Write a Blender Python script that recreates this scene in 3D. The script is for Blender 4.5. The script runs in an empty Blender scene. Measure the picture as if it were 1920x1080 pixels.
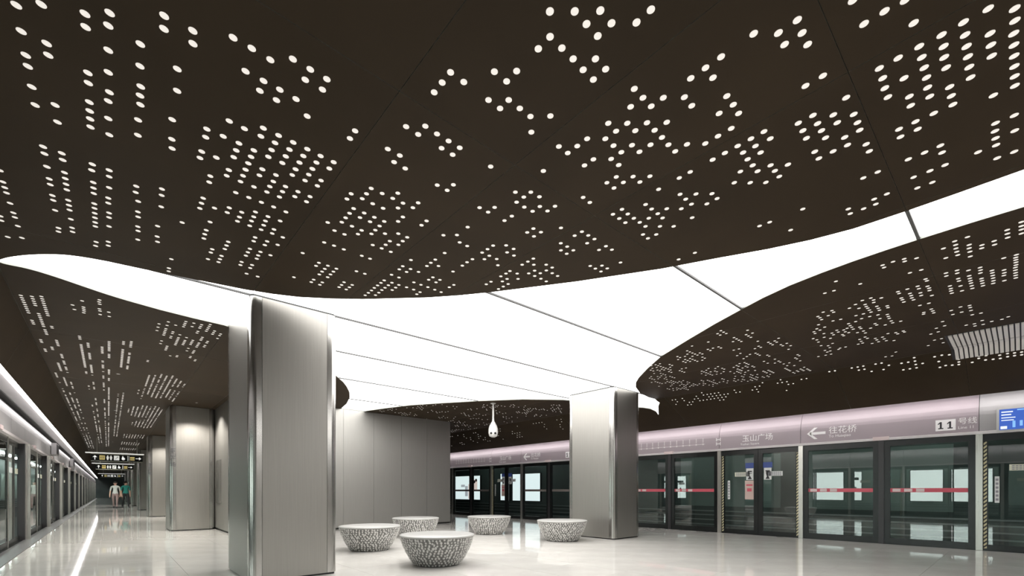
import bpy, bmesh, math, random
from mathutils import Vector, Matrix
from mathutils.geometry import delaunay_2d_cdt
random.seed(7)
SC = bpy.context.scene
COL = SC.collection
PI = math.pi

# ---------------------------------------------------------------- camera
EYE = 1.1
cam_d = bpy.data.cameras.new('camera')
cam_d.sensor_width = 36.0
cam_d.lens = 852.5 / 1920 * 36
cam_d.shift_y = (920 - 540) / 1920
cam_d.clip_start = 0.05
cam_d.clip_end = 300
cam = bpy.data.objects.new('camera', cam_d)
COL.objects.link(cam)
cam.location = (0, 0, EYE)
cam.rotation_euler = (PI / 2, 0, -math.atan(757 / 852.5))
SC.camera = cam

# ---------------------------------------------------------------- world, exposure, light levels
wd = bpy.data.worlds.new('world')
SC.world = wd
wd.use_nodes = True
wd.node_tree.nodes['Background'].inputs[0].default_value = (0.9, 0.95, 1.0, 1)
wd.node_tree.nodes['Background'].inputs[1].default_value = 0.02
SC.view_settings.view_transform = 'Standard'
SC.view_settings.look = 'None'
SC.view_settings.gamma = 1
SC.view_settings.use_curve_mapping = False
SC.view_settings.exposure = 0.25
L_PANEL = 3.7      # luminous ceiling
L_STRIP = 9.5     # strip lights over the platform screens
L_DOT = 0.58       # lit perforations
L_BOX = 1.0       # light boxes across the right track
L_BOX_LEFT = 5.0
L_TUNNEL_FILL = 6.0     # fill lamps added under the tunnel roofs   # light boxes across the left track
SC.cycles.max_bounces = 10
SC.cycles.diffuse_bounces = 4
SC.cycles.glossy_bounces = 5
SC.cycles.transparent_max_bounces = 16
SC.cycles.sample_clamp_indirect = 6.0

# ---------------------------------------------------------------- materials
def mat(name, col, rough=0.5, metal=0.0, emit=None, es=0.0, spec=0.5, sample=True):
    m = bpy.data.materials.new(name)
    m.use_nodes = True
    b = m.node_tree.nodes['Principled BSDF']
    b.inputs['Base Color'].default_value = (*col, 1)
    b.inputs['Roughness'].default_value = rough
    b.inputs['Metallic'].default_value = metal
    b.inputs['Specular IOR Level'].default_value = spec
    if emit:
        b.inputs['Emission Color'].default_value = (*emit, 1)
        b.inputs['Emission Strength'].default_value = es
        if not sample:
            m.cycles.emission_sampling = 'NONE'
    return m

def nodes(m):
    return m.node_tree.nodes, m.node_tree.links, m.node_tree.nodes['Principled BSDF']

def vary(m, scale, amount, col, obj_random=0.0, stretch=(1, 1, 1), rough=None, bump=0.0):
    """procedural mottling of the base colour (and gloss / relief)"""
    N, L, b = nodes(m)
    tc = N.new('ShaderNodeTexCoord'); mp = N.new('ShaderNodeMapping'); nz = N.new('ShaderNodeTexNoise')
    mp.inputs['Scale'].default_value = stretch
    nz.inputs['Scale'].default_value = scale; nz.inputs['Detail'].default_value = 5
    L.new(tc.outputs['Object'], mp.inputs[0]); L.new(mp.outputs[0], nz.inputs['Vector'])
    rp = N.new('ShaderNodeMapRange')
    rp.inputs[1].default_value = 0.3; rp.inputs[2].default_value = 0.7
    rp.inputs[3].default_value = 1 - amount; rp.inputs[4].default_value = 1 + amount
    L.new(nz.outputs[0], rp.inputs[0])
    val = rp.outputs[0]
    if obj_random:
        oi = N.new('ShaderNodeObjectInfo'); r2 = N.new('ShaderNodeMapRange')
        r2.inputs[3].default_value = 1 - obj_random; r2.inputs[4].default_value = 1 + obj_random
        L.new(oi.outputs['Random'], r2.inputs[0])
        mu = N.new('ShaderNodeMath'); mu.operation = 'MULTIPLY'
        L.new(val, mu.inputs[0]); L.new(r2.outputs[0], mu.inputs[1]); val = mu.outputs[0]
    vm = N.new('ShaderNodeVectorMath'); vm.operation = 'SCALE'
    vm.inputs[0].default_value = col
    L.new(val, vm.inputs['Scale']); L.new(vm.outputs[0], b.inputs['Base Color'])
    if rough:
        r3 = N.new('ShaderNodeMapRange')
        r3.inputs[3].default_value = rough[0]; r3.inputs[4].default_value = rough[1]
        L.new(nz.outputs[0], r3.inputs[0]); L.new(r3.outputs[0], b.inputs['Roughness'])
    if bump:
        bp = N.new('ShaderNodeBump'); bp.inputs['Strength'].default_value = bump; bp.inputs['Distance'].default_value = 0.002
        L.new(nz.outputs[0], bp.inputs['Height']); L.new(bp.outputs[0], b.inputs['Normal'])
    return m

def glass_mat(name, tint, ior):
    m = bpy.data.materials.new(name); m.use_nodes = True
    N, L = m.node_tree.nodes, m.node_tree.links
    N.remove(N['Principled BSDF'])
    tr = N.new('ShaderNodeBsdfTransparent'); tr.inputs[0].default_value = (*tint, 1)
    gl = N.new('ShaderNodeBsdfGlossy'); gl.inputs['Roughness'].default_value = 0.0
    gl.inputs[0].default_value = (0.97, 1.0, 0.99, 1)
    fr = N.new('ShaderNodeFresnel'); fr.inputs[0].default_value = ior
    mx = N.new('ShaderNodeMixShader')
    ge = N.new('ShaderNodeNewGeometry'); sb = N.new('ShaderNodeMath'); sb.operation = 'SUBTRACT'; sb.inputs[0].default_value = 1.0
    mu = N.new('ShaderNodeMath'); mu.operation = 'MULTIPLY'          # reflect once, on the outer face of the pane
    L.new(ge.outputs['Backfacing'], sb.inputs[1]); L.new(sb.outputs[0], mu.inputs[0]); L.new(fr.outputs[0], mu.inputs[1])
    L.new(mu.outputs[0], mx.inputs[0]); L.new(tr.outputs[0], mx.inputs[1]); L.new(gl.outputs[0], mx.inputs[2])
    L.new(mx.outputs[0], N['Material Output'].inputs[0])
    return m

M = {}
M['ceiling'] = vary(mat('dark_ceiling_panel', (0.05, 0.04, 0.032), 0.6, spec=0.10), 1.2, 0.10, (0.043, 0.030, 0.0178), obj_random=0.05)
M['void'] = mat('ceiling_void', (0.012, 0.011, 0.010), 0.8)
M['edge'] = mat('panel_edge_metal', (0.30, 0.31, 0.28), 0.4, 0.6)
M['seam'] = mat('seam_profile', (0.10, 0.10, 0.10), 0.6)
M['light'] = mat('luminous_film', (0.9, 0.9, 0.9), 0.5, emit=(1.0, 0.985, 0.965), es=L_PANEL)
M['dot'] = mat('lit_perforation', (0.5, 0.48, 0.45), 0.5, emit=(1.0, 0.935, 0.86), es=L_DOT, sample=False)
M['strip'] = mat('strip_light_diffuser', (0.9, 0.9, 0.9), 0.5, emit=(1.0, 0.965, 0.95), es=L_STRIP)
M['floor'] = vary(mat('polished_stone', (0.6, 0.59, 0.56), 0.07), 2.2, 0.07, (0.60, 0.582, 0.55), obj_random=0.025, rough=(0.03, 0.065))
M['grout'] = mat('floor_joint', (0.30, 0.29, 0.27), 0.6)
M['sill'] = vary(mat('dark_granite_sill', (0.1, 0.1, 0.1), 0.3), 60, 0.4, (0.11, 0.11, 0.11))
def brushed(name, col, rough, metal=0.9):
    m = vary(mat(name, col, rough, metal), 3.0, 0.05, col, stretch=(60, 60, 0.6), rough=(rough - 0.05, rough + 0.07))
    N, L, b = nodes(m)
    return m
M['steel'] = brushed('brushed_steel', (0.34, 0.328, 0.305), 0.40)
M['steel_trim'] = brushed('polished_steel_trim', (0.46, 0.45, 0.43), 0.20, 0.95)
M['cladding'] = brushed('metal_wall_cladding', (0.36, 0.352, 0.33), 0.36, 0.8)
M['header'] = vary(mat('mauve_header_panel', (0.3, 0.25, 0.28), 0.5, 0.1), 1.5, 0.05, (0.345, 0.292, 0.318), stretch=(1, 0.3, 1))
M['header_grey'] = vary(mat('grey_header_panel', (0.3, 0.3, 0.3), 0.5, 0.1), 1.5, 0.05, (0.33, 0.32, 0.325))
M['lip'] = mat('pale_header_lip', (0.70, 0.66, 0.67), 0.35, 0.2)
M['black'] = mat('black_frame', (0.008, 0.010, 0.010), 0.25)
M['darkpost'] = mat('dark_mullion', (0.030, 0.028, 0.030), 0.3)
M['silver'] = brushed('silver_post', (0.58, 0.57, 0.53), 0.28)
M['glass'] = glass_mat('tinted_glass', (0.87, 0.915, 0.90), 2.1)
M['white'] = mat('white_lettering', (0.85, 0.83, 0.84), 0.5)
M['offwhite'] = mat('white_paint', (0.55, 0.545, 0.53), 0.4)
M['label'] = mat('pale_label', (0.68, 0.68, 0.55), 0.5)
M['labelwhite'] = mat('white_label', (0.72, 0.74, 0.73), 0.5)
M['ink'] = mat('dark_print', (0.03, 0.03, 0.035), 0.6)
M['greyink'] = mat('grey_print', (0.30, 0.30, 0.33), 0.6)
M['red'] = mat('red_band', (0.62, 0.10, 0.14), 0.45)
M['backlitband'] = mat('backlit_band', (0.16, 0.14, 0.13), 0.5)  # the red band darkened in colour to look backlit in far bays
M['pinkish'] = mat('pale_band', (0.70, 0.58, 0.58), 0.45)
M['yellow'] = mat('yellow_sign', (0.80, 0.62, 0.16), 0.5, emit=(0.9, 0.75, 0.35), es=0.25, sample=False)
M['signwhite'] = mat('sign_white', (0.85, 0.85, 0.82), 0.5, emit=(1, 1, 0.95), es=0.45, sample=False)
M['bluesticker'] = mat('blue_sticker', (0.05, 0.09, 0.32), 0.45)
M['posterpink'] = mat('pink_poster', (0.62, 0.47, 0.42), 0.5)
M['screenblue'] = mat('blue_screen', (0.01, 0.02, 0.08), 0.3, emit=(0.035, 0.10, 0.42), es=1.0, sample=False)
M['screencyan'] = mat('light_blue_graphic', (0.05, 0.1, 0.2), 0.3, emit=(0.20, 0.42, 0.85), es=1.0, sample=False)
M['screenwhite'] = mat('screen_white', (0.3, 0.3, 0.3), 0.3, emit=(0.72, 0.82, 1.0), es=0.9, sample=False)
M['boxlight'] = mat('light_box_face', (0.6, 0.6, 0.6), 0.4, emit=(0.90, 0.97, 1.0), es=L_BOX)
M['boxleft'] = mat('light_box_face_bright', (0.6, 0.6, 0.6), 0.4, emit=(0.96, 1.0, 0.98), es=L_BOX_LEFT)
M['boxart'] = mat('poster_pink_print', (0.5, 0.42, 0.4), 0.4, emit=(0.85, 0.66, 0.62), es=0.85, sample=False)
M['boxgrey'] = mat('poster_grey_print', (0.3, 0.3, 0.32), 0.4, emit=(0.5, 0.5, 0.55), es=0.8, sample=False)
M['tunnel'] = vary(mat('tunnel_wall', (0.06, 0.075, 0.075), 0.5), 0.8, 0.2, (0.11, 0.14, 0.135))
M['tunnelpanel'] = mat('tunnel_panel', (0.30, 0.37, 0.35), 0.4)
M['tray'] = mat('cable_tray', (0.42, 0.46, 0.46), 0.4, 0.3)
M['fillface'] = mat('tunnel_fill_face', (0.8, 0.8, 0.8), 0.5, emit=(0.86, 1.0, 0.95), es=L_TUNNEL_FILL)
M['fillbright'] = mat('tunnel_fill_face_bright', (0.8, 0.8, 0.8), 0.5, emit=(0.88, 1.0, 0.95), es=L_TUNNEL_FILL * 10)
M['leftbrightener'] = mat('tunnel_brightener_panel', (0.50, 0.58, 0.54), 0.4)
M['track'] = mat('track_concrete', (0.06, 0.06, 0.06), 0.8)
M['stool'] = vary(mat('stool_shell', (0.30, 0.295, 0.28), 0.45), 30, 0.15, (0.15, 0.147, 0.14))
M['stoolbit'] = mat('stool_mosaic', (0.60, 0.59, 0.57), 0.35)
M['stooltop'] = vary(mat('stool_top', (0.7, 0.69, 0.66), 0.3), 6, 0.04, (0.40, 0.395, 0.38))
M['vent'] = mat('vent_slat', (0.88, 0.85, 0.82), 0.4)
M['camglass'] = mat('camera_lens', (0.02, 0.02, 0.02), 0.1)
M['skin'] = mat('skin', (0.55, 0.36, 0.27), 0.6)
M['hair'] = mat('hair', (0.02, 0.016, 0.014), 0.6)
M['teal'] = mat('teal_shirt', (0.02, 0.23, 0.19), 0.8)
M['blackcloth'] = mat('black_trousers', (0.015, 0.016, 0.018), 0.8)
M['paleshirt'] = mat('pale_shirt', (0.48, 0.52, 0.49), 0.8)
M['browncloth'] = mat('brown_trousers', (0.26, 0.19, 0.18), 0.8)

# hazard tape: black slanted stripes on yellow (flat print)
def hazard():
    m = mat('hazard_tape', (0.7, 0.6, 0.2), 0.5)
    N, L, b = nodes(m)
    tc = N.new('ShaderNodeTexCoord'); sx = N.new('ShaderNodeSeparateXYZ')
    L.new(tc.outputs['Object'], sx.inputs[0])
    a = N.new('ShaderNodeMath'); a.operation = 'ADD'; L.new(sx.outputs[1], a.inputs[0]); L.new(sx.outputs[2], a.inputs[1])
    f = N.new('ShaderNodeMath'); f.operation = 'MULTIPLY'; f.inputs[1].default_value = 14; L.new(a.outputs[0], f.inputs[0])
    g = N.new('ShaderNodeMath'); g.operation = 'FRACT'; L.new(f.outputs[0], g.inputs[0])
    h = N.new('ShaderNodeMath'); h.operation = 'GREATER_THAN'; h.inputs[1].default_value = 0.55; L.new(g.outputs[0], h.inputs[0])
    mx = N.new('ShaderNodeMix'); mx.data_type = 'RGBA'
    mx.inputs[6].default_value = (0.70, 0.64, 0.40, 1); mx.inputs[7].default_value = (0.03, 0.03, 0.03, 1)
    L.new(h.outputs[0], mx.inputs[0]); L.new(mx.outputs[2], b.inputs['Base Color'])
    return m
M['hazard'] = hazard()

# ---------------------------------------------------------------- mesh helpers
class MB:
    def __init__(s): s.v = []; s.f = []; s.smooth = set()
    def add(s, vs, fs, smooth=False):
        o = len(s.v); s.v += [tuple(x) for x in vs]
        for f in fs:
            if smooth: s.smooth.add(len(s.f))
            s.f.append([i + o for i in f])
    def box(s, x0, x1, y0, y1, z0, z1):
        x0, x1 = min(x0, x1), max(x0, x1); y0, y1 = min(y0, y1), max(y0, y1); z0, z1 = min(z0, z1), max(z0, z1)
        s.add([(x0,y0,z0),(x1,y0,z0),(x1,y1,z0),(x0,y1,z0),(x0,y0,z1),(x1,y0,z1),(x1,y1,z1),(x0,y1,z1)],
              [(0,3,2,1),(4,5,6,7),(0,1,5,4),(1,2,6,5),(2,3,7,6),(3,0,4,7)])
    def lathe(s, prof, n=32, c=(0, 0), cap=True):
        vs = []; fs = []
        for (r, z) in prof:
            for i in range(n):
                a = 2 * PI * i / n; vs.append((c[0] + r * math.cos(a), c[1] + r * math.sin(a), z))
        for k in range(len(prof) - 1):
            for i in range(n):
                j = (i + 1) % n
                fs.append((k*n+i, k*n+j, (k+1)*n+j, (k+1)*n+i))
        s.add(vs, fs, True)
        if cap:
            s.add([vs[i] for i in range(n)], [tuple(range(n))[::-1]])
            s.add([vs[(len(prof)-1)*n + i] for i in range(n)], [tuple(range(n))])
    def extrude(s, poly, y0, y1, close=True):
        """profile in XZ swept along Y"""
        n = len(poly)
        s.add([(x, y0, z) for x, z in poly] + [(x, y1, z) for x, z in poly],
              [(i, (i+1) % n, n + (i+1) % n, n + i) for i in range(n if close else n-1)] + ([tuple(range(n))[::-1], tuple(range(n, 2*n))] if close else []))
    def prism(s, poly, z0, z1):
        """polygon in XY raised from z0 to z1"""
        n = len(poly)
        s.add([(x, y, z0) for x, y in poly] + [(x, y, z1) for x, y in poly],
              [(i, (i+1) % n, n + (i+1) % n, n + i) for i in range(n)] + [tuple(range(n))[::-1], tuple(range(n, 2*n))])
    def tube(s, p, q, r, n=10):
        p = Vector(p); q = Vector(q); d = (q - p).normalized()
        u = d.orthogonal().normalized(); w = d.cross(u)
        vs = [p + (u*math.cos(2*PI*i/n) + w*math.sin(2*PI*i/n))*r for i in range(n)] + [q + (u*math.cos(2*PI*i/n) + w*math.sin(2*PI*i/n))*r for i in range(n)]
        s.add(vs, [(i, (i+1) % n, n + (i+1) % n, n + i) for i in range(n)] + [tuple(range(n))[::-1], tuple(range(n, 2*n))])
    def mesh(s, name, m):
        me = bpy.data.meshes.new(name); me.from_pydata(s.v, [], s.f); me.update()
        for i in s.smooth: me.polygons[i].use_smooth = True
        if m: me.materials.append(m)
        bm = bmesh.new(); bm.from_mesh(me); bmesh.ops.recalc_face_normals(bm, faces=bm.faces); bm.to_mesh(me); bm.free()
        return me

def link(name, data, parent=None, loc=None):
    o = bpy.data.objects.new(name, data); COL.objects.link(o)
    if parent is not None: o.parent = parent
    if loc is not None: o.location = loc
    return o
def build(mb, name, m, parent=None, loc=None): return link(name, mb.mesh(name, m), parent, loc)
def box(name, m, parent, *b):
    mb = MB(); mb.box(*b); return build(mb, name, m, parent)
def tag(o, label=None, cat=None, group=None, kind=None):
    if label: o['label'] = label
    if cat: o['category'] = cat
    if group: o['group'] = group
    if kind: o['kind'] = kind
    return o
def empty(name, loc=(0, 0, 0)):
    o = bpy.data.objects.new(name, None); COL.objects.link(o); o.location = loc; o.empty_display_size = 0.1; return o
def structure(name): return tag(empty(name), kind='structure')
def text(name, body, size, m, parent, loc, rot, align='LEFT', extr=0.0008):
    c = bpy.data.curves.new(name, 'FONT'); c.body = body; c.size = size; c.extrude = extr
    c.align_x = align; c.align_y = 'CENTER'; c.resolution_u = 2
    c.materials.append(m)
    o = link(name, c, parent, loc); o.rotation_euler = rot
    return o
ROT_RIGHT = (PI/2, 0, -PI/2)     # lettering on a wall that faces -X, read from inside
ROT_LEFT = (PI/2, 0, PI/2)       # on a wall that faces +X
ROT_FRONT = (PI/2, 0, 0)         # faces -Y

# lit perforations: plan positions in units of 5 mm
DOT_DATA = (
    "321,306 339,290 357,273 393,240 357,290 375,273 393,256 375,290 339,323 339,340 357,323 375,323 393,307 393,324 411,307 411,324 "
    "339,374 456,300 474,300 492,284 510,267 474,317 492,300 528,267 492,183 492,216 492,233 492,250 510,233 546,233 564,233 564,250 "
    "582,234 375,408 393,408 411,391 411,425 474,350 492,334 510,317 528,300 492,351 510,334 528,317 546,317 474,384 492,368 599,250 "
    "599,267 636,224 636,240 456,418 474,401 474,418 510,368 528,351 546,334 564,318 582,301 599,284 528,368 546,351 582,318 510,402 "
    "528,385 510,418 546,385 474,465 564,402 582,385 600,368 564,419 582,402 600,385 582,419 636,324 636,341 636,375 636,291 636,274 "
    "636,257 654,241 654,257 672,241 672,258 690,258 690,275 708,258 708,291 726,275 743,259 475,527 493,511 493,527 511,510 493,544 "
    "511,545 529,527 547,510 529,544 547,527 564,465 582,466 654,409 672,409 690,392 708,376 691,409 691,426 708,410 636,442 636,460 "
    "654,443 654,460 672,443 672,460 690,443 708,443 727,426 745,410 727,460 745,444 745,461 672,359 690,342 708,325 690,359 726,325 "
    "709,359 727,342 745,376 857,309 600,545 565,579 565,595 583,578 583,596 637,528 637,545 655,528 673,528 674,546 637,579 655,579 "
    "656,596 674,580 674,597 709,529 710,546 728,529 584,653 601,671 638,654 638,670 638,687 656,671 675,654 693,654 675,688 693,671 "
    "656,722 674,705 692,688 711,671 692,705 729,672 674,739 711,705 729,706 747,597 764,580 764,597 782,580 783,597 782,547 859,428 "
    "859,462 512,577 529,108 566,75 510,149 510,166 528,150 528,166 546,150 564,90 564,106 600,73 636,23 655,6 672,6 690,7 "
    "708,7 726,7 744,7 762,7 780,7 636,40 655,40 673,40 690,40 708,40 727,40 672,23 690,23 708,23 637,56 655,56 "
    "672,57 690,57 636,73 654,73 672,73 690,73 708,74 726,74 636,90 672,90 708,90 726,91 636,106 654,106 672,107 690,107 "
    "726,57 744,57 762,57 600,150 600,167 654,140 780,24 654,174 672,157 690,140 654,190 673,174 690,157 709,140 672,190 690,174 "
    "726,141 690,191 708,174 726,157 762,74 762,91 762,107 780,91 780,108 841,8 841,24 859,25 877,25 877,8 655,223 745,158 "
    "762,141 781,141 726,191 744,174 745,191 709,241 726,224 726,241 744,241 841,159 841,142 914,143 915,159 933,160 933,176 915,193 "
    "933,194 859,243 912,277 858,293 840,75 841,91 859,75 841,108 895,75 895,91 895,109 931,92 931,109 895,42 895,25 931,25 "
    "931,9 -66,642 -48,625 -17,609 1,592 -17,626 0,609 41,560 42,576 64,559 66,575 96,540 113,540 -66,675 -48,676 -66,709 "
    "-48,693 -66,726 0,643 25,612 0,677 26,644 57,621 114,574 -17,693 -17,710 1,710 28,676 28,692 29,708 60,655 -66,760 "
    "-66,793 -48,777 -48,811 -17,744 -17,761 -17,777 -17,794 0,727 0,761 28,739 60,710 114,665 131,666 95,699 96,716 113,699 "
    "1,795 29,771 63,750 131,699 131,541 149,524 167,524 132,574 167,541 185,524 132,591 149,574 186,541 150,592 167,575 185,592 "
    "149,649 167,649 150,666 185,649 167,666 239,575 239,592 285,424 321,391 285,441 303,424 285,458 339,391 339,424 357,408 357,424 "
    "285,525 303,508 303,526 321,509 339,509 -66,882 -66,899 -66,933 -66,967 -66,984 -66,1018 -66,1034 -66,1069 -66,1137 -67,1153 -48,882 "
    "-48,899 -48,933 -48,950 -48,967 -48,984 -48,1018 -48,1035 -48,1052 -48,1086 -48,1120 -48,1137 -17,883 -18,900 -17,934 -17,951 -17,968 "
    "-17,1002 -17,1018 -17,1036 -17,1053 -17,1071 -17,1087 -17,1154 -18,1173 1,883 1,901 1,934 0,968 0,985 1,1019 1,1036 1,1071 "
    "0,1138 0,1156 32,902 32,921 36,947 37,983 38,1001 39,1038 40,1055 41,1092 62,884 63,903 65,940 65,1013 67,1055 69,1077 "
    "96,971 95,1139 95,1189 96,1206 65,770 96,750 96,766 113,750 113,800 114,817 131,767 131,783 131,716 131,733 149,716 149,700 "
    "149,733 149,750 149,767 149,784 167,784 149,818 167,818 113,868 113,885 113,903 131,886 149,869 149,886 132,937 131,971 131,988 "
    "132,1006 167,869 167,887 167,903 185,870 185,886 186,904 168,989 168,1006 168,1023 168,1057 168,1074 168,1090 150,1040 150,1056 150,1090 "
    "204,990 204,1007 204,1024 203,955 203,1058 204,1074 222,1058 222,1075 222,1108 202,939 184,853 -118,989 -119,1023 -119,1040 -119,1057 -119,1091 "
    "-119,1125 -119,1142 -119,1176 -137,1153 -138,1171 -138,1239 -119,1226 167,683 185,666 203,649 167,700 185,683 203,666 221,650 185,700 203,683 "
    "221,667 239,650 203,701 221,684 239,667 203,717 221,700 221,717 239,701 239,717 167,733 167,750 185,733 186,751 185,767 185,784 "
    "203,751 203,767 203,784 221,751 221,767 239,751 239,768 185,818 203,818 222,819 203,853 203,870 204,886 204,904 222,853 221,888 "
    "222,904 240,905 222,939 222,956 240,939 222,989 222,1007 240,990 223,1023 285,576 303,576 303,593 321,594 339,526 357,509 357,526 "
    "411,509 375,594 393,577 393,594 457,595 475,578 475,595 511,595 475,653 457,703 475,686 493,703 511,704 493,754 303,668 303,685 "
    "303,701 285,701 285,718 321,668 339,651 339,668 321,702 357,668 339,702 357,685 375,668 375,651 303,735 303,752 303,769 303,786 "
    "321,735 321,752 339,735 339,752 357,735 357,753 357,770 375,702 375,719 411,685 411,702 321,786 339,787 339,803 357,786 375,769 "
    "393,753 411,753 411,770 411,787 393,786 393,803 393,820 412,820 375,820 285,803 303,820 321,820 303,872 321,871 340,872 285,939 "
    "376,872 393,872 322,957 322,974 340,957 340,975 340,991 340,1008 358,958 358,975 358,992 358,1009 339,1041 339,1057 358,1042 358,1058 "
    "303,1058 394,1009 395,1026 395,1041 413,1010 413,1026 412,1042 394,941 412,940 457,822 457,856 458,873 475,856 475,873 494,856 457,906 "
    "475,907 457,941 457,957 457,974 457,991 458,1008 458,1025 458,1043 475,940 475,957 475,974 475,990 476,1008 476,1026 492,940 493,957 "
    "493,974 511,939 511,906 529,906 547,906 566,907 584,908 493,788 493,805 494,822 512,806 530,857 529,873 548,857 548,873 529,939 "
    "547,941 547,956 585,857 584,874 548,806 548,772 547,754 548,737 547,704 547,687 547,670 565,653 565,704 566,721 584,704 602,722 "
    "583,671 638,738 638,755 637,724 656,755 656,771 674,772 674,789 674,806 638,789 638,806 243,1107 1184,3 1202,3 1218,3 1237,3 "
    "1201,20 1219,20 1238,20 1236,37 1255,37 1239,53 1255,54 1180,69 1220,69 1237,70 1256,70 1282,71 1182,86 1201,86 1219,87 1237,87 "
    "1256,87 1201,103 1254,104 1211,143 1196,160 1210,161 1194,177 1196,194 1211,194 1283,144 1282,162 1345,144 1359,143 1211,278 1267,245 1264,294 "
    "1264,312 1341,10 1356,11 1370,11 1385,11 1401,11 1416,12 1433,12 1451,12 1468,12 1486,12 1341,27 1414,28 1433,28 1450,29 1486,29 "
    "1398,45 1414,45 1432,45 1450,45 1469,45 1487,46 1361,61 1378,61 1396,62 1434,62 1450,62 1468,62 1487,62 1360,78 1396,79 1414,79 "
    "1431,79 1448,79 1468,79 1488,79 1342,94 1360,95 1396,96 1413,96 1450,96 1488,96 1341,111 1360,112 1432,112 1452,112 1469,113 1488,113 "
    "1382,196 1397,196 1434,197 1449,197 1469,197 1381,179 1416,179 1434,179 1452,180 1470,179 1379,161 1398,161 1430,162 1451,163 1396,146 1412,145 "
    "1429,146 1470,146 1525,157 1526,174 1579,158 1598,157 1617,157 1594,174 1609,176 1620,91 1640,91 1668,91 1711,91 1616,107 1665,108 1630,125 "
    "1670,125 1712,75 1803,28 1817,40 1818,59 1789,76 1833,76 1808,92 1833,92 1806,108 1719,149 1767,149 1776,167 1820,167 1830,184 1912,184 "
    "1909,168 1966,169 1977,151 1969,204 2102,202 2100,184 2104,166 2096,150 2110,148 2129,194 2160,194 2155,179 2158,163 2133,146 2147,146 2160,147 "
    "2159,115 2133,98 2144,99 2136,82 2157,84 2159,67 2144,52 2160,51 2142,35 2157,35 2144,20 2157,20 2145,5 2158,5 1379,246 1397,229 "
    "1381,263 1398,244 1417,247 1398,280 1416,264 1434,265 1450,265 1452,247 1471,247 1489,248 1468,229 1484,230 1415,296 1434,280 1469,265 1488,265 "
    "1488,297 1488,281 1525,292 1523,274 1525,257 1562,259 1540,240 1560,241 1579,242 1607,242 1628,242 1629,225 1540,308 1544,325 1566,326 1585,326 "
    "1607,327 1651,326 1600,311 1617,311 1648,311 1672,311 1634,292 1599,276 1616,275 1633,259 1585,337 1594,347 1616,348 1639,360 1654,360 1632,343 "
    "1582,361 1603,362 1489,331 1487,348 1600,377 1621,378 1651,393 1395,348 1400,330 1416,330 1419,366 1434,365 1453,366 1433,346 1491,383 1526,377 "
    "1525,396 1544,393 1547,409 1566,411 1587,394 1615,429 1637,425 1665,428 1626,403 1713,433 1713,402 1730,418 1757,420 1780,439 1807,439 1800,429 "
    "1845,453 1844,474 1844,437 1800,406 1788,399 1787,384 1783,350 1730,336 1756,337 1780,338 1716,320 1736,318 1807,319 1754,302 1776,302 1802,302 "
    "1756,285 1781,285 1807,284 1729,268 1736,251 1754,249 1734,234 1748,233 1823,268 1979,286 2023,320 2027,303 1334,586 1352,586 1352,604 1370,586 "
    "1370,604 1388,533 1406,657 1406,710 1424,533 1424,551 1424,586 1442,551 1442,586 1442,745 1460,551 1460,586 1460,604 1460,745 1478,586 1478,657 "
    "1478,675 1478,692 1478,745 1478,763 1478,799 1496,657 1496,692 1496,728 1496,745 1496,781 1496,799 1514,551 1514,728 1514,745 1514,763 1514,816 "
    "1514,887 1514,905 1514,922 1532,498 1532,781 1532,799 1532,905 1550,515 1550,533 1550,622 1550,639 1550,745 1550,781 1550,799 1550,816 1550,869 "
    "1550,905 1550,922 1550,940 1568,515 1568,533 1568,568 1568,745 1568,781 1568,799 1568,816 1568,869 1568,905 1568,958 1586,533 1586,568 1586,586 "
    "1586,763 1586,781 1586,887 1586,905 1586,922 1586,940 1586,958 1604,498 1604,515 1604,639 1604,905 1604,922 1604,940 1622,515 1622,657 1622,905 "
    "1622,976 1640,498 1640,604 1640,622 1640,852 1640,869 1640,922 1640,958 1658,604 1658,639 1658,887 1658,922 1658,958 1658,1011 1676,515 1676,604 "
    "1676,657 1676,887 1676,958 1676,976 1676,993 1676,1029 1694,586 1694,887 1694,993 1694,1029 1712,586 1712,763 1712,799 1712,958 1712,976 1712,1011 "
    "1712,1029 1730,675 1730,692 1730,781 1730,816 1730,834 1730,958 1730,993 1748,675 1748,710 1748,763 1748,834 1748,958 1748,993 1748,1046 1748,1064 "
    "1766,515 1766,586 1766,622 1766,675 1766,710 1766,728 1766,763 1766,799 1766,816 1766,834 1766,852 1766,1046 1784,515 1784,692 1784,799 1784,834 "
    "1784,993 1784,1011 1784,1046 1802,533 1802,586 1802,622 1802,675 1802,692 1802,710 1802,728 1802,781 1802,834 1802,852 1802,993 1802,1011 1802,1029 "
    "1802,1046 1820,533 1820,586 1820,604 1820,675 1820,728 1820,763 1820,799 1820,816 1820,834 1820,958 1820,976 1820,993 1820,1011 1838,728 1838,745 "
    "1838,976 1838,993 1838,1011 1838,1082 1856,533 1856,568 1856,586 1856,710 1856,745 1856,763 1856,958 1856,1029 1874,692 1874,728 1874,745 1874,905 "
    "1874,958 1874,993 1874,1046 1892,586 1892,887 1892,905 1892,976 1892,993 1892,1011 1910,568 1910,657 1910,675 1910,745 1910,781 1910,834 1910,869 "
    "1910,887 1910,958 1910,993 1910,1082 1928,604 1928,657 1928,675 1928,728 1928,763 1928,834 1928,887 1928,922 1928,940 1928,958 1928,976 1928,1011 "
    "1928,1046 1928,1064 1928,1082 1946,604 1946,657 1946,675 1946,710 1946,728 1946,763 1946,799 1946,887 1946,922 1946,958 1946,976 1946,993 1946,1011 "
    "1946,1029 1946,1046 1964,551 1964,604 1964,657 1964,745 1964,834 1964,852 1964,869 1964,887 1964,940 1964,1029 1964,1046 1964,1064 1964,1082 1982,568 "
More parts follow.
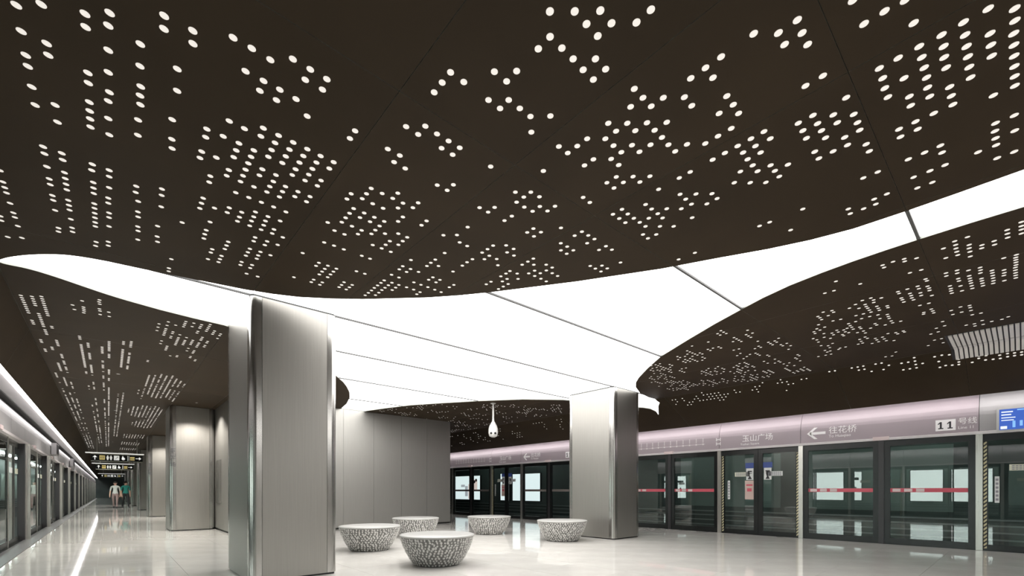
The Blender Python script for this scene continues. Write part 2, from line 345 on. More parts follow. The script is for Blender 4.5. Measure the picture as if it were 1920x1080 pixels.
    "1982,604 1982,675 1982,728 1982,745 1982,781 1982,799 1982,816 1982,887 1982,905 1982,922 1982,1029 2000,551 2000,568 2000,586 2000,692 2000,710 "
    "2000,728 2000,745 2000,781 2000,816 2000,852 2000,1029 2018,551 2018,568 2018,586 2018,604 2018,692 2018,710 2018,745 2018,763 2018,799 2018,922 "
    "2036,551 2036,604 2036,745 2036,763 2036,781 2090,672 2090,742 2090,1008 2108,583 2108,601 2108,654 2108,672 2108,689 2108,760 2108,778 2108,866 "
    "2108,937 2108,955 2108,973 2108,990 2108,1008 2108,1043 2108,1114 2108,1150 2108,1167 2126,636 2126,654 2126,778 2126,796 2126,849 2126,866 2126,902 "
    "2126,919 2126,937 2126,955 2126,973 2126,990 2126,1043 2126,1061 2126,1114 2126,1150 2144,778 2144,919 2144,937 2144,955 2144,973 2144,990 2144,1008 "
    "2144,1026 2144,1043 2144,1079 2144,1096 2144,1167 2162,672 2162,937 2162,955 2162,1096 2162,1114 2090,253 2090,342 2090,359 2090,395 2090,412 2090,430 "
    "2090,483 2090,501 2108,253 2108,271 2108,289 2108,324 2108,395 2108,412 2126,235 2126,253 2126,342 2126,377 2144,253 2144,271 2144,289 -156,1589 "
    "-156,1607 -156,1624 -156,1642 -156,1660 -156,1678 -156,1695 -156,1713 -156,1731 -156,1801 -156,1819 -156,1837 -156,2014 -156,2032 -156,2049 -156,2138 -156,2155 "
    "-156,2173 -156,2545 -156,2563 -156,2580 -156,2598 -156,2616 -156,2633 -156,2757 -156,2917 -156,2970 -156,2987 -156,3005 -156,3094 -156,3111 -156,3129 -156,3182 "
    "-156,3200 -156,3217 -156,3235 -156,3253 -156,3271 -156,3288 -156,3306 -156,3324 -156,3341 -156,3359 -156,3377 -156,3430 -156,3448 -156,3465 -156,3554 -156,3571 "
    "-156,3589 -156,3607 -156,3625 -156,3642 -156,3660 -156,3748 -156,3766 -156,3784 -156,3802 -156,3855 -156,3872 -156,3961 -156,3979 -156,3996 -156,4014 -156,4032 "
    "-156,4049 -156,4067 -156,4085 -156,4102 -156,4120 -156,4138 -156,4173 -156,4191 -156,4386 -156,4403 -156,4421 -156,4439 -156,4510 -156,4527 -156,4633 -156,4651 "
    "-156,4669 -156,4828 -156,4846 -156,4864 -156,5111 -156,5182 -156,5341 -156,5359 -156,5377 -156,5518 -156,5536 -156,5589 -156,5607 -156,5660 -156,5678 -156,5695 "
    "-156,5713 -156,5731 -156,5749 -156,5766 -156,5784 -156,5802 -156,5943 -156,5961 -156,5979 -156,5996 -156,6014 -156,6032 -156,6049 -156,6067 -156,6085 -156,6103 "
    "-156,6120 -156,6138 -156,6156 -156,6173 -156,6191 -156,6209 -156,6226 -156,6244 -156,6386 -156,6403 -156,6421 -156,6545 -156,6563 -156,6580 -156,6598 -156,6616 "
    "-156,6634 -156,6651 -156,6669 -156,6687 -137,1580 -137,1598 -137,1616 -137,1634 -137,1651 -137,1722 -137,1740 -137,1757 -137,1775 -137,1793 -137,1811 -137,1828 "
    "-137,1846 -137,1881 -137,1899 -137,1917 -137,1934 -137,2094 -137,2111 -137,2129 -137,2342 -137,2359 -137,2377 -137,2395 -137,2412 -137,2430 -137,2448 -137,2465 "
    "-137,2483 -137,2625 -137,2642 -137,2660 -137,2678 -137,2696 -137,2713 -137,2731 -137,2749 -137,2766 -137,2784 -137,2802 -137,2819 -137,3014 -137,3032 -137,3050 "
    "-137,3067 -137,3173 -137,3191 -137,3209 -137,3227 -137,3244 -137,3262 -137,3280 -137,3297 -137,3333 -137,3421 -137,3439 -137,3457 -137,3474 -137,3492 -137,3510 "
    "-137,3527 -137,3545 -137,3563 -137,3687 -137,3704 -137,3722 -137,3740 -137,3758 -137,3775 -137,3793 -137,3811 -137,3828 -137,3846 -137,3864 -137,3917 -137,3935 "
    "-137,3970 -137,3988 -137,4005 -137,4023 -137,4094 -137,4112 -137,4306 -137,4324 -137,4342 -137,4359 -137,4607 -137,4625 -137,4643 -137,4660 -137,4766 -137,4784 "
    "-137,4802 -137,5085 -137,5191 -137,5209 -137,5262 -137,5280 -137,5297 -137,5315 -137,5333 -137,5351 -137,5368 -137,5457 -137,5474 -137,5492 -137,5510 -137,5563 "
    "-137,5581 -137,5598 -137,5616 -137,5634 -137,5651 -137,5669 -137,5687 -137,5811 -137,5828 -137,5846 -137,5864 -137,5882 -137,5899 -137,5988 -137,6005 -137,6023 "
    "-137,6041 -137,6059 -137,6076 -137,6094 -137,6112 -137,6129 -137,6147 -137,6165 -137,6182 -137,6359 -137,6377 -137,6395 -137,6413 -137,6430 -137,6448 -137,6466 "
    "-137,6483 -137,6501 -137,6678 -137,6696 -137,6767 -137,6784 -120,1565 -120,1583 -120,1600 -120,1618 -120,1636 -120,1654 -120,1671 -120,1689 -120,1707 -120,1724 "
    "-120,1831 -120,1848 -120,1990 -120,2008 -120,2025 -120,2043 -120,2061 -120,2185 -120,2202 -120,2220 -120,2238 -120,2291 -120,2308 -120,2326 -120,2344 -120,2397 "
    "-120,2415 -120,2432 -120,2450 -120,2503 -120,2716 -120,2733 -120,2751 -120,2769 -120,2822 -120,2839 -120,2857 -120,2875 -120,2999 -120,3193 -120,3211 -120,3229 "
    "-120,3247 -120,3282 -120,3300 -120,3317 -120,3335 -120,3406 -120,3424 -120,3441 -120,3459 -120,3583 -120,3601 -120,3618 -120,3636 -120,3724 -120,3742 -120,3990 "
    "-120,4008 -120,4025 -120,4291 -120,4309 -120,4326 -120,4344 -120,4609 -120,4627 -120,4645 -120,4663 -120,4786 -120,4999 -120,5017 -120,5034 -120,5282 -120,5300 "
    "-120,5371 -120,5441 -120,5459 -120,5477 -120,5494 -120,5707 -120,5725 -120,5778 -120,5795 -120,5813 -120,5831 -120,5848 -120,5866 -120,5884 -120,5902 -120,5990 "
    "-120,6008 -120,6025 -120,6043 -120,6096 -120,6114 -120,6132 -120,6291 -120,6344 -120,6362 -120,6450 -120,6468 -120,6486 -120,6503 -120,6521 -120,6645 -120,6663 "
    "-120,6680 -120,6733 -120,6751 -120,6769 -120,6787 -65,1891 -65,1908 -65,1926 -65,1997 -65,2015 -65,2032 -65,2050 -65,2068 -65,2085 -65,2103 -65,2121 "
    "-65,2138 -65,2156 -65,2174 -65,2192 -65,2209 -65,2227 -65,2245 -65,2262 -65,2280 -65,2298 -65,2315 -65,2333 -65,2351 -65,2439 -65,2457 -65,2475 "
    "-65,2758 -65,2776 -65,2846 -65,3360 -65,3377 -65,3395 -65,3413 -65,3625 -65,3643 -65,3661 -65,3731 -65,3873 -65,3891 -65,3908 -65,3926 -65,3944 "
    "-65,3997 -65,4015 -65,4032 -65,4050 -65,4156 -65,4174 -65,4192 -65,4209 -65,4227 -65,4245 -65,4262 -65,4369 -65,4386 -65,4404 -65,4422 -65,4439 "
    "-65,4457 -65,4475 -65,4493 -65,4510 -65,4528 -65,4546 -65,4563 -65,4581 -65,4599 -65,4652 -65,4670 -65,4687 -65,4705 -65,4723 -65,4740 -65,4758 "
    "-65,4811 -65,4829 -65,4847 -65,4864 -65,5094 -65,5112 -65,5130 -65,5307 -65,5324 -65,5342 -65,5360 -65,5378 -65,5395 -65,5413 -65,5431 -65,5448 "
    "-65,5537 -65,5555 -65,5572 -65,5590 -65,5608 -65,5732 -65,5749 -65,5767 -65,5873 -65,5891 -65,5962 -65,5979 -65,5997 -48,1963 -48,1980 -48,1998 "
    "-48,2016 -48,2104 -48,2122 -48,2140 -48,2157 -48,2175 -48,2193 -48,2299 -48,2317 -48,2334 -48,2352 -48,2370 -48,2387 -48,2405 -48,2423 -48,2440 "
    "-48,2494 -48,2653 -48,2671 -48,2688 -48,2706 -48,2777 -48,2794 -48,2812 -48,2830 -48,3113 -48,3131 -48,3148 -48,3166 -48,3255 -48,3272 -48,3290 "
    "-48,3308 -48,3325 -48,3343 -48,3502 -48,3538 -48,3556 -48,3573 -48,3591 -48,3609 -48,3750 -48,3768 -48,3786 -48,3803 -48,3821 -48,3839 -48,3856 "
    "-48,3874 -48,4087 -48,4104 -48,4122 -48,4140 -48,4157 -48,4175 -48,4405 -48,4423 -48,4511 -48,4529 -48,4547 -48,4564 -48,4582 -48,4600 -48,4618 "
    "-48,4635 -48,4653 -48,4671 -48,4688 -48,4706 -48,4724 -48,4741 -48,4759 -48,4777 -48,4795 -48,4812 -48,4830 -48,4848 -48,4865 -48,4883 -48,4901 "
    "-48,4918 -48,4936 -48,5042 -48,5060 -48,5078 -48,5095 -48,5184 -48,5202 -48,5219 -48,5308 -48,5326 -48,5343 -48,5361 -48,5379 -48,5449 -48,5467 "
    "-48,5485 -48,5680 -48,5697 -48,5715 -48,5733 -48,5803 -48,5821 -48,5839 -48,5857 -48,5874 -48,5892 -48,5910 -48,5927 -48,5945 -48,5963 -15,1985 "
    "-15,2002 -15,2020 -15,2038 -15,2056 -15,2073 -15,2197 -15,2215 -15,2268 -15,2286 -15,2303 -15,2321 -15,2392 -15,2480 -15,2498 -15,2516 -15,2533 "
    "-15,2640 -15,2657 -15,2675 -15,2693 -15,2710 -15,2728 -15,2746 -15,2817 -15,2834 -15,3118 -15,3135 -15,3153 -15,3171 -15,3188 -15,3206 -15,3224 "
    "-15,3241 -15,3436 -15,3454 -15,3472 -15,3489 -15,3507 -15,3525 -15,3631 -15,3649 -15,3666 -15,3684 -15,3702 -15,3719 -15,3737 -15,3755 -15,3772 "
    "-15,3790 -15,3808 -15,3879 -15,3896 -15,3914 -15,4073 -15,4091 -15,4109 -15,4126 -15,4197 -15,4215 -15,4233 -15,4321 -15,4339 -15,4357 -15,4463 "
    "-15,4480 -15,4498 -15,4516 -15,4534 -15,4551 -15,4640 -15,4657 -15,4675 -15,4781 -15,4799 -15,4817 -15,4834 -15,4923 -15,4941 -15,4958 -15,5011 "
    "-15,5029 -15,5047 -15,5065 -15,5082 -15,5100 -15,5188 -15,5206 -15,5277 -15,5295 -15,5312 -15,5330 -15,5348 -15,5365 -15,5383 -15,5454 -15,5472 "
    "-15,5489 -15,5507 -15,5525 -15,5542 -15,5560 -15,5649 -15,5666 -15,5755 -15,5773 -15,5808 -15,5826 -15,5843 -15,5861 -15,5879 -15,5896 -15,6038 "
    "-15,6056 -15,6073 -15,6091 -15,6109 -15,6127 -15,6144 -15,6162 -15,6180 -15,6197 -15,6215 -15,6286 -15,6304 -15,6321 -15,6339 -15,6357 -15,6374 "
    "-15,6392 2,1899 2,1917 2,1934 2,1952 2,1970 2,1988 2,2005 2,2023 2,2076 2,2094 2,2111 2,2129 2,2342 2,2359 2,2377 "
    "2,2395 2,2412 2,2430 2,2519 2,2536 2,2554 2,2572 2,2749 2,2766 2,2784 2,2802 2,2819 2,2837 2,2855 2,2873 2,2890 "
    "2,2908 2,2926 2,2943 2,2979 2,2996 2,3014 2,3032 2,3050 2,3067 2,3085 2,3103 2,3173 2,3191 2,3209 2,3227 2,3244 "
    "2,3262 2,3280 2,3297 2,3315 2,3333 2,3350 2,3386 2,3404 2,3421 2,3439 2,3457 2,3474 2,3492 2,3510 2,3527 2,3545 "
    "2,3563 2,3581 2,3598 2,3616 2,3634 2,3651 2,3669 2,3687 2,3704 2,3722 2,3740 2,3758 2,3775 2,3899 2,3988 2,4165 "
    "2,4200 2,4218 2,4235 2,4253 2,4271 2,4289 2,4306 2,4324 2,4342 2,4448 2,4466 2,4483 2,4501 2,4519 2,4536 2,4554 "
    "2,4572 2,4589 2,4607 2,4625 2,4643 2,4660 2,4678 2,4696 2,4713 2,4731 2,4749 2,4766 2,4784 2,4802 2,4820 2,4837 "
    "2,4926 2,4943 2,4961 2,4997 2,5014 2,5032 2,5050 2,5085 2,5103 2,5120 2,5138 2,5156 2,5174 2,5209 2,5227 2,5244 "
    "2,5262 2,5280 2,5368 2,5386 2,5404 2,5421 2,5545 2,5563 2,5581 2,5598 2,5616 2,5687 2,5705 2,5722 2,5740 2,5758 "
    "2,5775 2,5793 2,5811 2,5828 2,5899 2,5917 2,5935 2,5952 2,5970 2,5988 2,6005 2,6023 2,6041 2,6112 2,6129 2,6147 "
    "2,6165 2,6182 2,6200 2,6218 2,6236 2,6253 2,6271 2,6377 2,6395 36,1869 36,1887 36,1904 36,1975 36,1993 36,2011 36,2028 "
    "36,2046 36,2064 36,2081 36,2099 36,2117 36,2134 36,2152 36,2170 36,2188 36,2205 36,2223 36,2241 36,2258 36,2904 36,2957 36,3046 "
    "36,3064 36,3099 36,3117 36,3134 36,3152 36,3188 36,3205 36,3258 36,3276 36,3294 36,3329 36,3347 36,3365 36,3400 36,3435 36,3471 "
    "36,3488 36,3506 36,3524 36,3542 36,3612 36,3630 36,3736 36,3772 36,3789 36,3860 36,3949 36,3984 36,4002 36,4019 36,4037 36,4108 "
    "36,4126 36,4143 36,4161 36,4179 36,4196 36,4303 36,4320 36,4356 36,4373 36,4391 36,4409 36,4427 36,4444 36,4462 36,4497 36,4550 "
    "36,4568 36,4604 36,4621 36,4639 36,4674 36,4692 36,4710 36,4763 36,4781 36,4816 36,4834 36,4851 36,4869 36,4887 36,4922 36,4958 "
    "36,5011 36,5046 36,5081 36,5099 36,5117 36,5135 54,1853 54,1871 54,1889 54,1906 54,1924 54,2012 54,2030 54,2066 54,2083 54,2101 "
    "54,2119 54,2136 54,2154 54,2172 54,2225 54,2243 54,2260 54,2278 54,2853 54,2889 54,2924 54,2942 54,2959 54,2995 54,3012 54,3030 "
    "54,3066 54,3083 54,3101 54,3119 54,3136 54,3172 54,3207 54,3225 54,3278 54,3296 54,3313 54,3331 54,3384 54,3420 54,3490 54,3526 "
    "54,3543 54,3561 54,3597 54,3632 54,3650 54,3685 54,3703 54,3720 54,3756 54,3809 54,3880 54,3915 54,3951 54,4039 54,4057 54,4092 "
    "54,4128 54,4145 54,4163 54,4181 54,4198 54,4216 54,4251 54,4287 54,4305 54,4322 54,4340 54,4358 54,4375 54,4393 54,4446 54,4482 "
    "54,4499 54,4570 54,4605 54,4641 54,4729 54,4765 54,4800 54,4836 54,4853 54,4924 54,4959 54,4995 54,5013 54,5030 54,5048 54,5066 "
    "54,5083 54,5101 54,5119 54,5136 54,5172 54,5190 -67,1585 -65,1621 -48,1535 -47,1585 -47,1601 -47,1617 -48,1635 -16,1499 -17,1516 -16,1533 "
    "-17,1573 -16,1590 -16,1622 1,1586 2,1624 106,1604 106,1639 106,1675 106,2082 106,2099 106,2719 106,2737 106,2807 106,2825 124,1568 124,1604 "
    "124,1639 124,1657 124,1675 124,1692 124,1710 124,1781 124,1816 124,2347 124,2365 124,2383 124,2400 124,2418 124,2436 124,2453 124,2471 124,2489 "
    "124,2507 124,2524 124,2542 124,2560 124,2577 124,2595 124,2666 124,2701 124,2754 124,2772 124,2807 124,2861 124,2878 124,2896 124,2967 142,1586 "
    "142,1657 142,1675 142,1710 142,1728 142,1834 142,1852 142,1869 142,1887 142,2330 142,2347 142,2383 142,2400 142,2418 142,2436 142,2453 142,2471 "
    "142,2489 142,2524 142,2542 142,2560 142,2577 142,2595 142,2630 142,2648 142,2666 142,2701 142,2719 142,2737 142,2754 142,2772 142,2790 142,2807 "
    "160,1533 160,1551 160,1568 160,1586 160,1675 160,1710 160,1728 160,1745 160,1763 160,1781 160,1799 160,1958 160,2294 160,2312 160,2330 160,2347 "
    "160,2365 160,2418 160,2436 160,2453 160,2471 160,2524 160,2560 160,2577 160,2595 160,2630 160,2648 160,2666 160,2684 160,2701 160,2719 160,2754 "
    "160,2772 160,2790 160,2807 160,2825 160,2843 160,2861 160,2878 178,1533 178,1568 178,1692 178,1728 178,1745 178,1763 178,1781 178,1940 178,1958 "
    "178,2312 178,2330 178,2347 178,2365 178,2383 178,2400 178,2418 178,2453 178,2489 178,2507 178,2542 178,2560 178,2577 178,2595 178,2613 178,2630 "
    "178,2648 178,2701 178,2719 178,2754 178,2772 178,2790 178,2807 178,2825 178,2843 178,2861 178,2878 178,2896 196,1533 196,1551 196,1568 196,1604 "
    "196,1622 196,1710 196,1728 196,1745 196,1763 196,1816 196,1852 196,2294 196,2312 196,2330 196,2347 196,2383 196,2400 196,2418 196,2436 196,2453 "
    "196,2471 196,2489 196,2507 196,2524 196,2542 196,2560 196,2577 196,2595 196,2613 196,2630 196,2648 196,2666 196,2684 196,2719 196,2737 196,2754 "
    "196,2807 196,2843 196,2861 196,2878 214,1515 214,1533 214,1551 214,1568 214,1586 214,1657 214,1675 214,1692 214,1728 214,1745 214,1763 214,1781 "
    "214,1834 214,1852 214,1869 214,1922 214,1940 214,2347 214,2365 214,2383 214,2400 214,2418 214,2436 214,2453 214,2489 214,2507 214,2524 214,2613 "
    "214,2630 214,2648 214,2666 214,2684 214,2701 214,2719 214,2737 214,2754 214,2772 214,2790 214,2807 214,2825 214,2843 232,1568 232,1586 232,1604 "
    "232,1692 232,1710 232,1745 232,1763 232,1958 232,1976 232,2383 232,2400 232,2418 232,2436 232,2471 232,2489 232,2507 232,2524 232,2630 232,2648 "
    "232,2684 232,2701 232,2737 232,2754 232,2807 232,2825 232,2843 232,2878 232,2896 250,1586 250,1604 250,1639 250,2436 250,2453 250,2471 250,2507 "
    "250,2648 250,2684 250,2701 250,2719 250,2772 250,2843 250,2861 250,2878 250,2896 250,2914 250,2931 250,2949 88,3384 88,3419 88,3437 88,3455 "
    "88,3473 88,3490 88,3508 88,3543 106,3278 106,3296 106,3313 106,3331 106,3349 106,3366 106,3384 106,3402 106,3419 106,3455 106,3473 106,3490 "
    "106,3508 106,3526 106,3543 106,3579 106,3614 106,3632 106,3650 106,3667 124,3278 124,3296 124,3313 124,3331 124,3349 124,3366 124,3384 124,3402 "
    "124,3437 124,3473 124,3490 124,3508 124,3526 124,3543 124,3561 124,3596 124,3614 124,3650 124,3667 124,3703 124,4039 124,4057 124,4074 124,4127 "
    "124,4181 142,3207 142,3225 142,3242 142,3260 142,3296 142,3313 142,3331 142,3384 142,3455 142,3490 142,3508 142,3526 142,3543 142,3561 142,3579 "
    "142,3596 142,3614 142,3632 142,3650 142,3667 142,3685 142,3703 142,3720 142,3950 142,3968 142,3986 142,4004 142,4021 142,4039 142,4057 142,4074 "
    "142,4092 142,4145 142,4163 142,4181 142,4198 142,4269 160,3207 160,3225 160,3242 160,3260 160,3278 160,3296 160,3331 160,3349 160,3366 160,3384 "
    "160,3419 160,3437 160,3455 160,3490 160,3508 160,3526 160,3543 160,3561 160,3579 160,3596 160,3614 160,3632 160,3667 160,3685 160,3703 160,3880 "
    "160,3950 160,3986 160,4004 160,4021 160,4039 160,4057 160,4074 160,4092 160,4110 160,4127 160,4145 160,4163 160,4198 160,4216 160,4251 160,4269 "
    "160,4287 160,4304 178,3225 178,3278 178,3296 178,3313 178,3331 178,3349 178,3402 178,3437 178,3455 178,3473 178,3508 178,3526 178,3543 178,3561 "
    "178,3614 178,3667 178,3685 178,3703 178,3844 178,3880 178,3950 178,3968 178,3986 178,4004 178,4021 178,4039 178,4057 178,4074 178,4092 178,4110 "
    "178,4181 178,4198 178,4216 178,4234 178,4269 178,4287 196,3189 196,3207 196,3225 196,3260 196,3278 196,3296 196,3313 196,3366 196,3384 196,3402 "
    "196,3419 196,3437 196,3455 196,3473 196,3490 196,3508 196,3526 196,3543 196,3561 196,3579 196,3596 196,3614 196,3632 196,3650 196,3667 196,3703 "
    "196,3720 196,3773 196,3791 196,3809 196,3827 196,3844 196,3862 196,3880 196,3897 196,3915 196,3986 196,4004 196,4074 196,4092 196,4110 196,4127 "
    "196,4145 196,4181 196,4251 196,4269 196,4287 196,4304 196,4322 196,4340 214,3225 214,3242 214,3278 214,3296 214,3313 214,3331 214,3349 214,3366 "
    "214,3384 214,3419 214,3455 214,3473 214,3490 214,3508 214,3526 214,3543 214,3561 214,3579 214,3596 214,3614 214,3632 214,3650 214,3685 214,3703 "
    "214,3738 214,3791 214,3809 214,3827 214,3844 214,3862 214,3880 214,3897 214,3915 214,3950 214,3968 214,3986 214,4004 214,4021 214,4057 214,4074 "
    "214,4127 214,4145 214,4163 214,4198 214,4234 214,4251 214,4269 214,4287 214,4304 214,4322 232,3296 232,3331 232,3349 232,3366 232,3384 232,3402 "
    "232,3419 232,3437 232,3455 232,3473 232,3490 232,3508 232,3526 232,3543 232,3561 232,3614 232,3632 232,3703 232,3720 232,3738 232,3756 232,3791 "
    "232,3809 232,3827 232,3862 232,3880 232,3915 232,3950 232,3968 232,4021 232,4039 232,4092 232,4110 232,4145 232,4181 232,4198 232,4216 232,4234 "
    "232,4251 232,4269 100,4918 100,4935 100,4971 100,4988 100,5006 100,5024 100,5059 100,5112 100,5183 100,5254 118,4918 118,4953 118,4971 118,5077 "
    "118,5095 118,5112 118,5130 118,5148 118,5165 118,5183 118,5201 118,5219 118,5254 136,4900 136,4935 136,5024 136,5042 136,5059 136,5077 136,5130 "
    "136,5148 136,5165 136,5183 136,5219 136,5236 136,5254 154,4935 154,4953 154,4971 154,5024 154,5042 154,5059 154,5077 154,5112 154,5148 154,5165 "
    "154,5183 154,5236 154,5254 172,4900 172,4918 172,4953 172,4971 172,4988 172,5024 172,5042 172,5059 172,5077 172,5095 172,5112 172,5130 172,5183 "
    "172,5201 172,5236 172,5254 190,4918 190,4935 190,4971 190,4988 190,5006 190,5024 190,5059 190,5130 190,5183 190,5201 190,5254 208,4918 208,4935 "
    "208,4953 208,5042 208,5095 208,5112 208,5130 208,5148 208,5236 226,4900 226,4935 226,4971 226,4988 226,5024 226,5077 226,5095 226,5112 226,5130 "
    "226,5148 226,5165 226,5183 226,5201 226,5254 100,5700 100,5718 100,5753 100,5788 100,5806 100,5859 100,5877 100,5912 100,5930 100,5948 100,5983 "
    "100,6036 100,6054 118,5735 118,5753 118,5771 118,5788 118,5824 118,5842 118,5877 118,5930 118,5948 118,5965 118,5983 136,5753 136,5771 136,5788 "
    "136,5806 136,5824 136,5842 136,5859 136,5877 136,5912 136,5965 136,6019 136,6036 136,6054 154,5718 154,5735 154,5753 154,5806 154,5824 154,5842 "
    "154,5877 154,5930 154,5948 154,5983 154,6001 154,6054 172,5753 172,5771 172,5788 172,5806 172,5824 172,5859 172,5895 172,5948 172,5983 172,6001 "
    "172,6019 172,6054 190,5700 190,5718 190,5735 190,5806 190,5859 190,5895 190,5912 190,5948 190,5983 190,6036 190,6054 208,5700 208,5718 208,5735 "
    "208,5753 208,5771 208,5788 208,5824 208,5877 208,5895 208,5912 208,5948 208,5965 208,5983 208,6019 208,6036 208,6054 226,5735 226,5753 226,5788 "
    "226,5824 226,5842 226,5859 226,5877 226,5912 226,5948 226,5965 226,5983 226,6001 226,6019 226,6054 100,6535 100,6553 100,6606 100,6624 100,6642 "
    "100,6730 100,6766 100,6801 118,6500 118,6518 118,6553 118,6571 118,6606 118,6642 118,6677 118,6695 118,6730 118,6748 118,6783 118,6836 136,6500 "
    "136,6553 136,6624 136,6642 136,6659 136,6677 136,6712 136,6766 136,6801 136,6819 154,6518 154,6553 154,6589 154,6624 154,6642 154,6659 154,6677 "
    "154,6695 154,6730 154,6748 154,6783 154,6819 154,6836 172,6535 172,6571 172,6589 172,6642 172,6695 172,6712 172,6730 172,6766 172,6783 172,6801 "
    "172,6836 190,6535 190,6606 190,6624 190,6659 190,6677 190,6695 190,6766 190,6819 208,6500 208,6518 208,6535 208,6553 208,6571 208,6624 208,6659 "
    "208,6677 208,6695 208,6730 208,6748 208,6766 208,6783 208,6819 226,6518 226,6571 226,6589 226,6624 226,6642 226,6695 226,6712 226,6766 226,6801 "
    "100,7318 100,7371 100,7389 100,7424 100,7477 100,7495 100,7530 100,7548 100,7566 100,7601 100,7619 100,7654 118,7318 118,7335 118,7353 118,7406 "
    "118,7442 118,7459 118,7477 118,7512 118,7530 118,7548 118,7566 118,7583 118,7601 118,7636 136,7318 136,7335 136,7371 136,7406 136,7424 136,7459 "
    "136,7477 136,7548 136,7583 136,7601 136,7619 136,7636 136,7654 154,7300 154,7335 154,7406 154,7424 154,7442 154,7459 154,7477 154,7512 154,7530 "
    "154,7566 154,7601 154,7619 172,7300 172,7318 172,7335 172,7353 172,7389 172,7406 172,7477 172,7495 172,7566 172,7583 172,7619 172,7636 172,7654 "
    "190,7300 190,7318 190,7335 190,7353 190,7477 190,7495 190,7512 190,7530 190,7566 190,7601 190,7619 190,7654 208,7335 208,7406 208,7424 208,7477 "
    "208,7495 208,7530 208,7566 208,7601 208,7619 208,7636 208,7654 226,7300 226,7353 226,7371 226,7406 226,7459 226,7477 226,7495 226,7530 226,7548 "
    "226,7566 226,7583 226,7601 226,7619 226,7636 226,7654 1160,2385 1184,2332 1184,2491 1208,2385 1208,2412 1208,2438 1208,2491 1208,2518 1208,2810 1208,2863 "
    "1208,2889 1232,2199 1232,2385 1232,2438 1232,2677 1232,2836 1256,2305 1256,2650 1256,2677 1256,2704 1256,2836 1256,2863 1280,2173 1280,2199 1280,2226 1280,2279 "
    "1280,2491 1280,2650 1280,2704 1280,2836 1280,2889 1304,2173 1304,2226 1304,2252 1304,2279 1304,2465 1304,2491 1304,2624 1304,2730 1304,3128 1328,2119 1328,2146 "
    "1328,2252 1328,2279 1328,2465 1328,2491 1328,2624 1328,2996 1328,3128 1328,3181 1352,2093 1352,2305 1352,2438 1352,2491 1352,2518 1352,2544 1352,2996 1352,3128 "
    "1352,3155 1376,2491 1376,2518 1376,2544 1376,2969 1376,3022 1376,3181 1376,3367 1400,2119 1400,2279 1400,2465 1400,2810 1400,2836 1400,2943 1400,2969 1400,2996 "
    "1400,3022 1400,3208 1424,2093 1424,2305 1424,2358 1424,2491 1424,2518 1424,2783 1424,2810 1424,2943 1424,3261 1424,3314 1424,3341 1448,2093 1448,2305 1448,2757 "
    "1448,2836 1448,2996 1448,3181 1448,3314 1472,2146 1472,2279 1472,2305 1472,2332 1472,2650 1472,2810 1472,3155 1472,3181 1472,3235 1472,3314 1496,2252 1496,2279 "
    "1496,2836 1496,3049 1496,3102 1520,1942 1520,2597 1520,2624 1520,2650 1520,2783 1520,3022 1520,3049 1520,3261 1520,3288 1520,3314 1544,1942 1544,1978 1544,2093 "
    "1544,2119 1544,2571 1544,2624 1544,2969 1544,2996 1544,3049 1544,3102 1544,3128 1544,3288 1568,1996 1568,2013 1568,2066 1568,2119 1568,2412 1568,2465 1568,2916 "
    "1568,3075 1568,3314 1592,1907 1592,1925 1592,1960 1592,1978 1592,2226 1592,2252 1592,2465 1592,2491 1592,2863 1592,2916 1592,3128 1592,3288 1592,3314 1616,1907 "
    "1616,1942 1616,1960 1616,1978 1616,1996 1616,2040 1616,2252 1616,2438 1616,2465 1616,2783 1616,2916 1616,3128 1616,3288 1616,3341 1640,1836 1640,1854 1640,1907 "
    "1640,2013 1640,2066 1640,2279 1640,2385 1640,2704 1640,2757 1640,2889 1640,2916 1640,3102 1640,3155 1640,3288 1664,1854 1664,1889 1664,2199 1664,2279 1664,2305 "
    "1664,2438 1664,2783 1664,2916 1664,2943 1664,3128 1688,1889 1688,2040 1688,2066 1688,2199 1688,2252 1688,2305 1688,2677 1688,2704 1688,2783 1688,2943 1688,3102 "
    "1688,3181 1688,3208 1688,3235 1688,3261 1712,1819 1712,1872 1712,2518 1712,2544 1712,2571 1712,2704 1712,2730 1712,2783 1712,2916 1712,3102 1712,3128 1736,1854 "
    "1736,2066 1736,2093 1736,2199 1736,2226 1736,2996 1736,3022 1736,3049 1736,3075 1736,3208 1736,3235 1760,2119 1760,2358 1760,2385 1760,2518 1760,2571 1760,2757 "
    "1760,2916 1760,3022 1760,3261 1760,3394 1784,1854 1784,1872 1784,1907 1784,2066 1784,2093 1784,2332 1784,2358 1784,2544 1784,2571 1784,2757 1784,2863 1784,3022 "
    "1784,3235 1784,3261 1784,3394 1808,1695 1808,1712 1808,1836 1808,1854 1808,1889 1808,1907 1808,1925 1808,1978 1808,1996 1808,2518 1808,2571 1808,2757 1808,2783 "
    "1808,2889 1808,3049 1808,3075 1808,3235 1832,1677 1832,1695 1832,1854 1832,1889 1832,1925 1832,1996 1832,2013 1832,2358 1832,2571 1832,2757 1832,2810 1832,2889 "
    "1832,3235 1832,3288 1856,1695 1856,1748 1856,1819 1856,1836 1856,1854 1856,1925 1856,1942 1856,1960 1856,1978 1856,1996 1856,2173 1856,2332 1856,2677 1856,2704 "
    "1856,2810 1856,2836 1856,2889 1856,3075 1856,3261 1856,3288 1856,3314 1880,1730 1880,1783 1880,1836 1880,1978 1880,1996 1880,2173 1880,2199 1880,2624 1880,2650 "
    "1880,2704 1880,2730 1880,2836 1880,3075 1880,3128 1880,3208 1880,3235 1880,3261 1880,3288 1904,1748 1904,1765 1904,1783 1904,1836 1904,2013 1904,2146 1904,2624 "
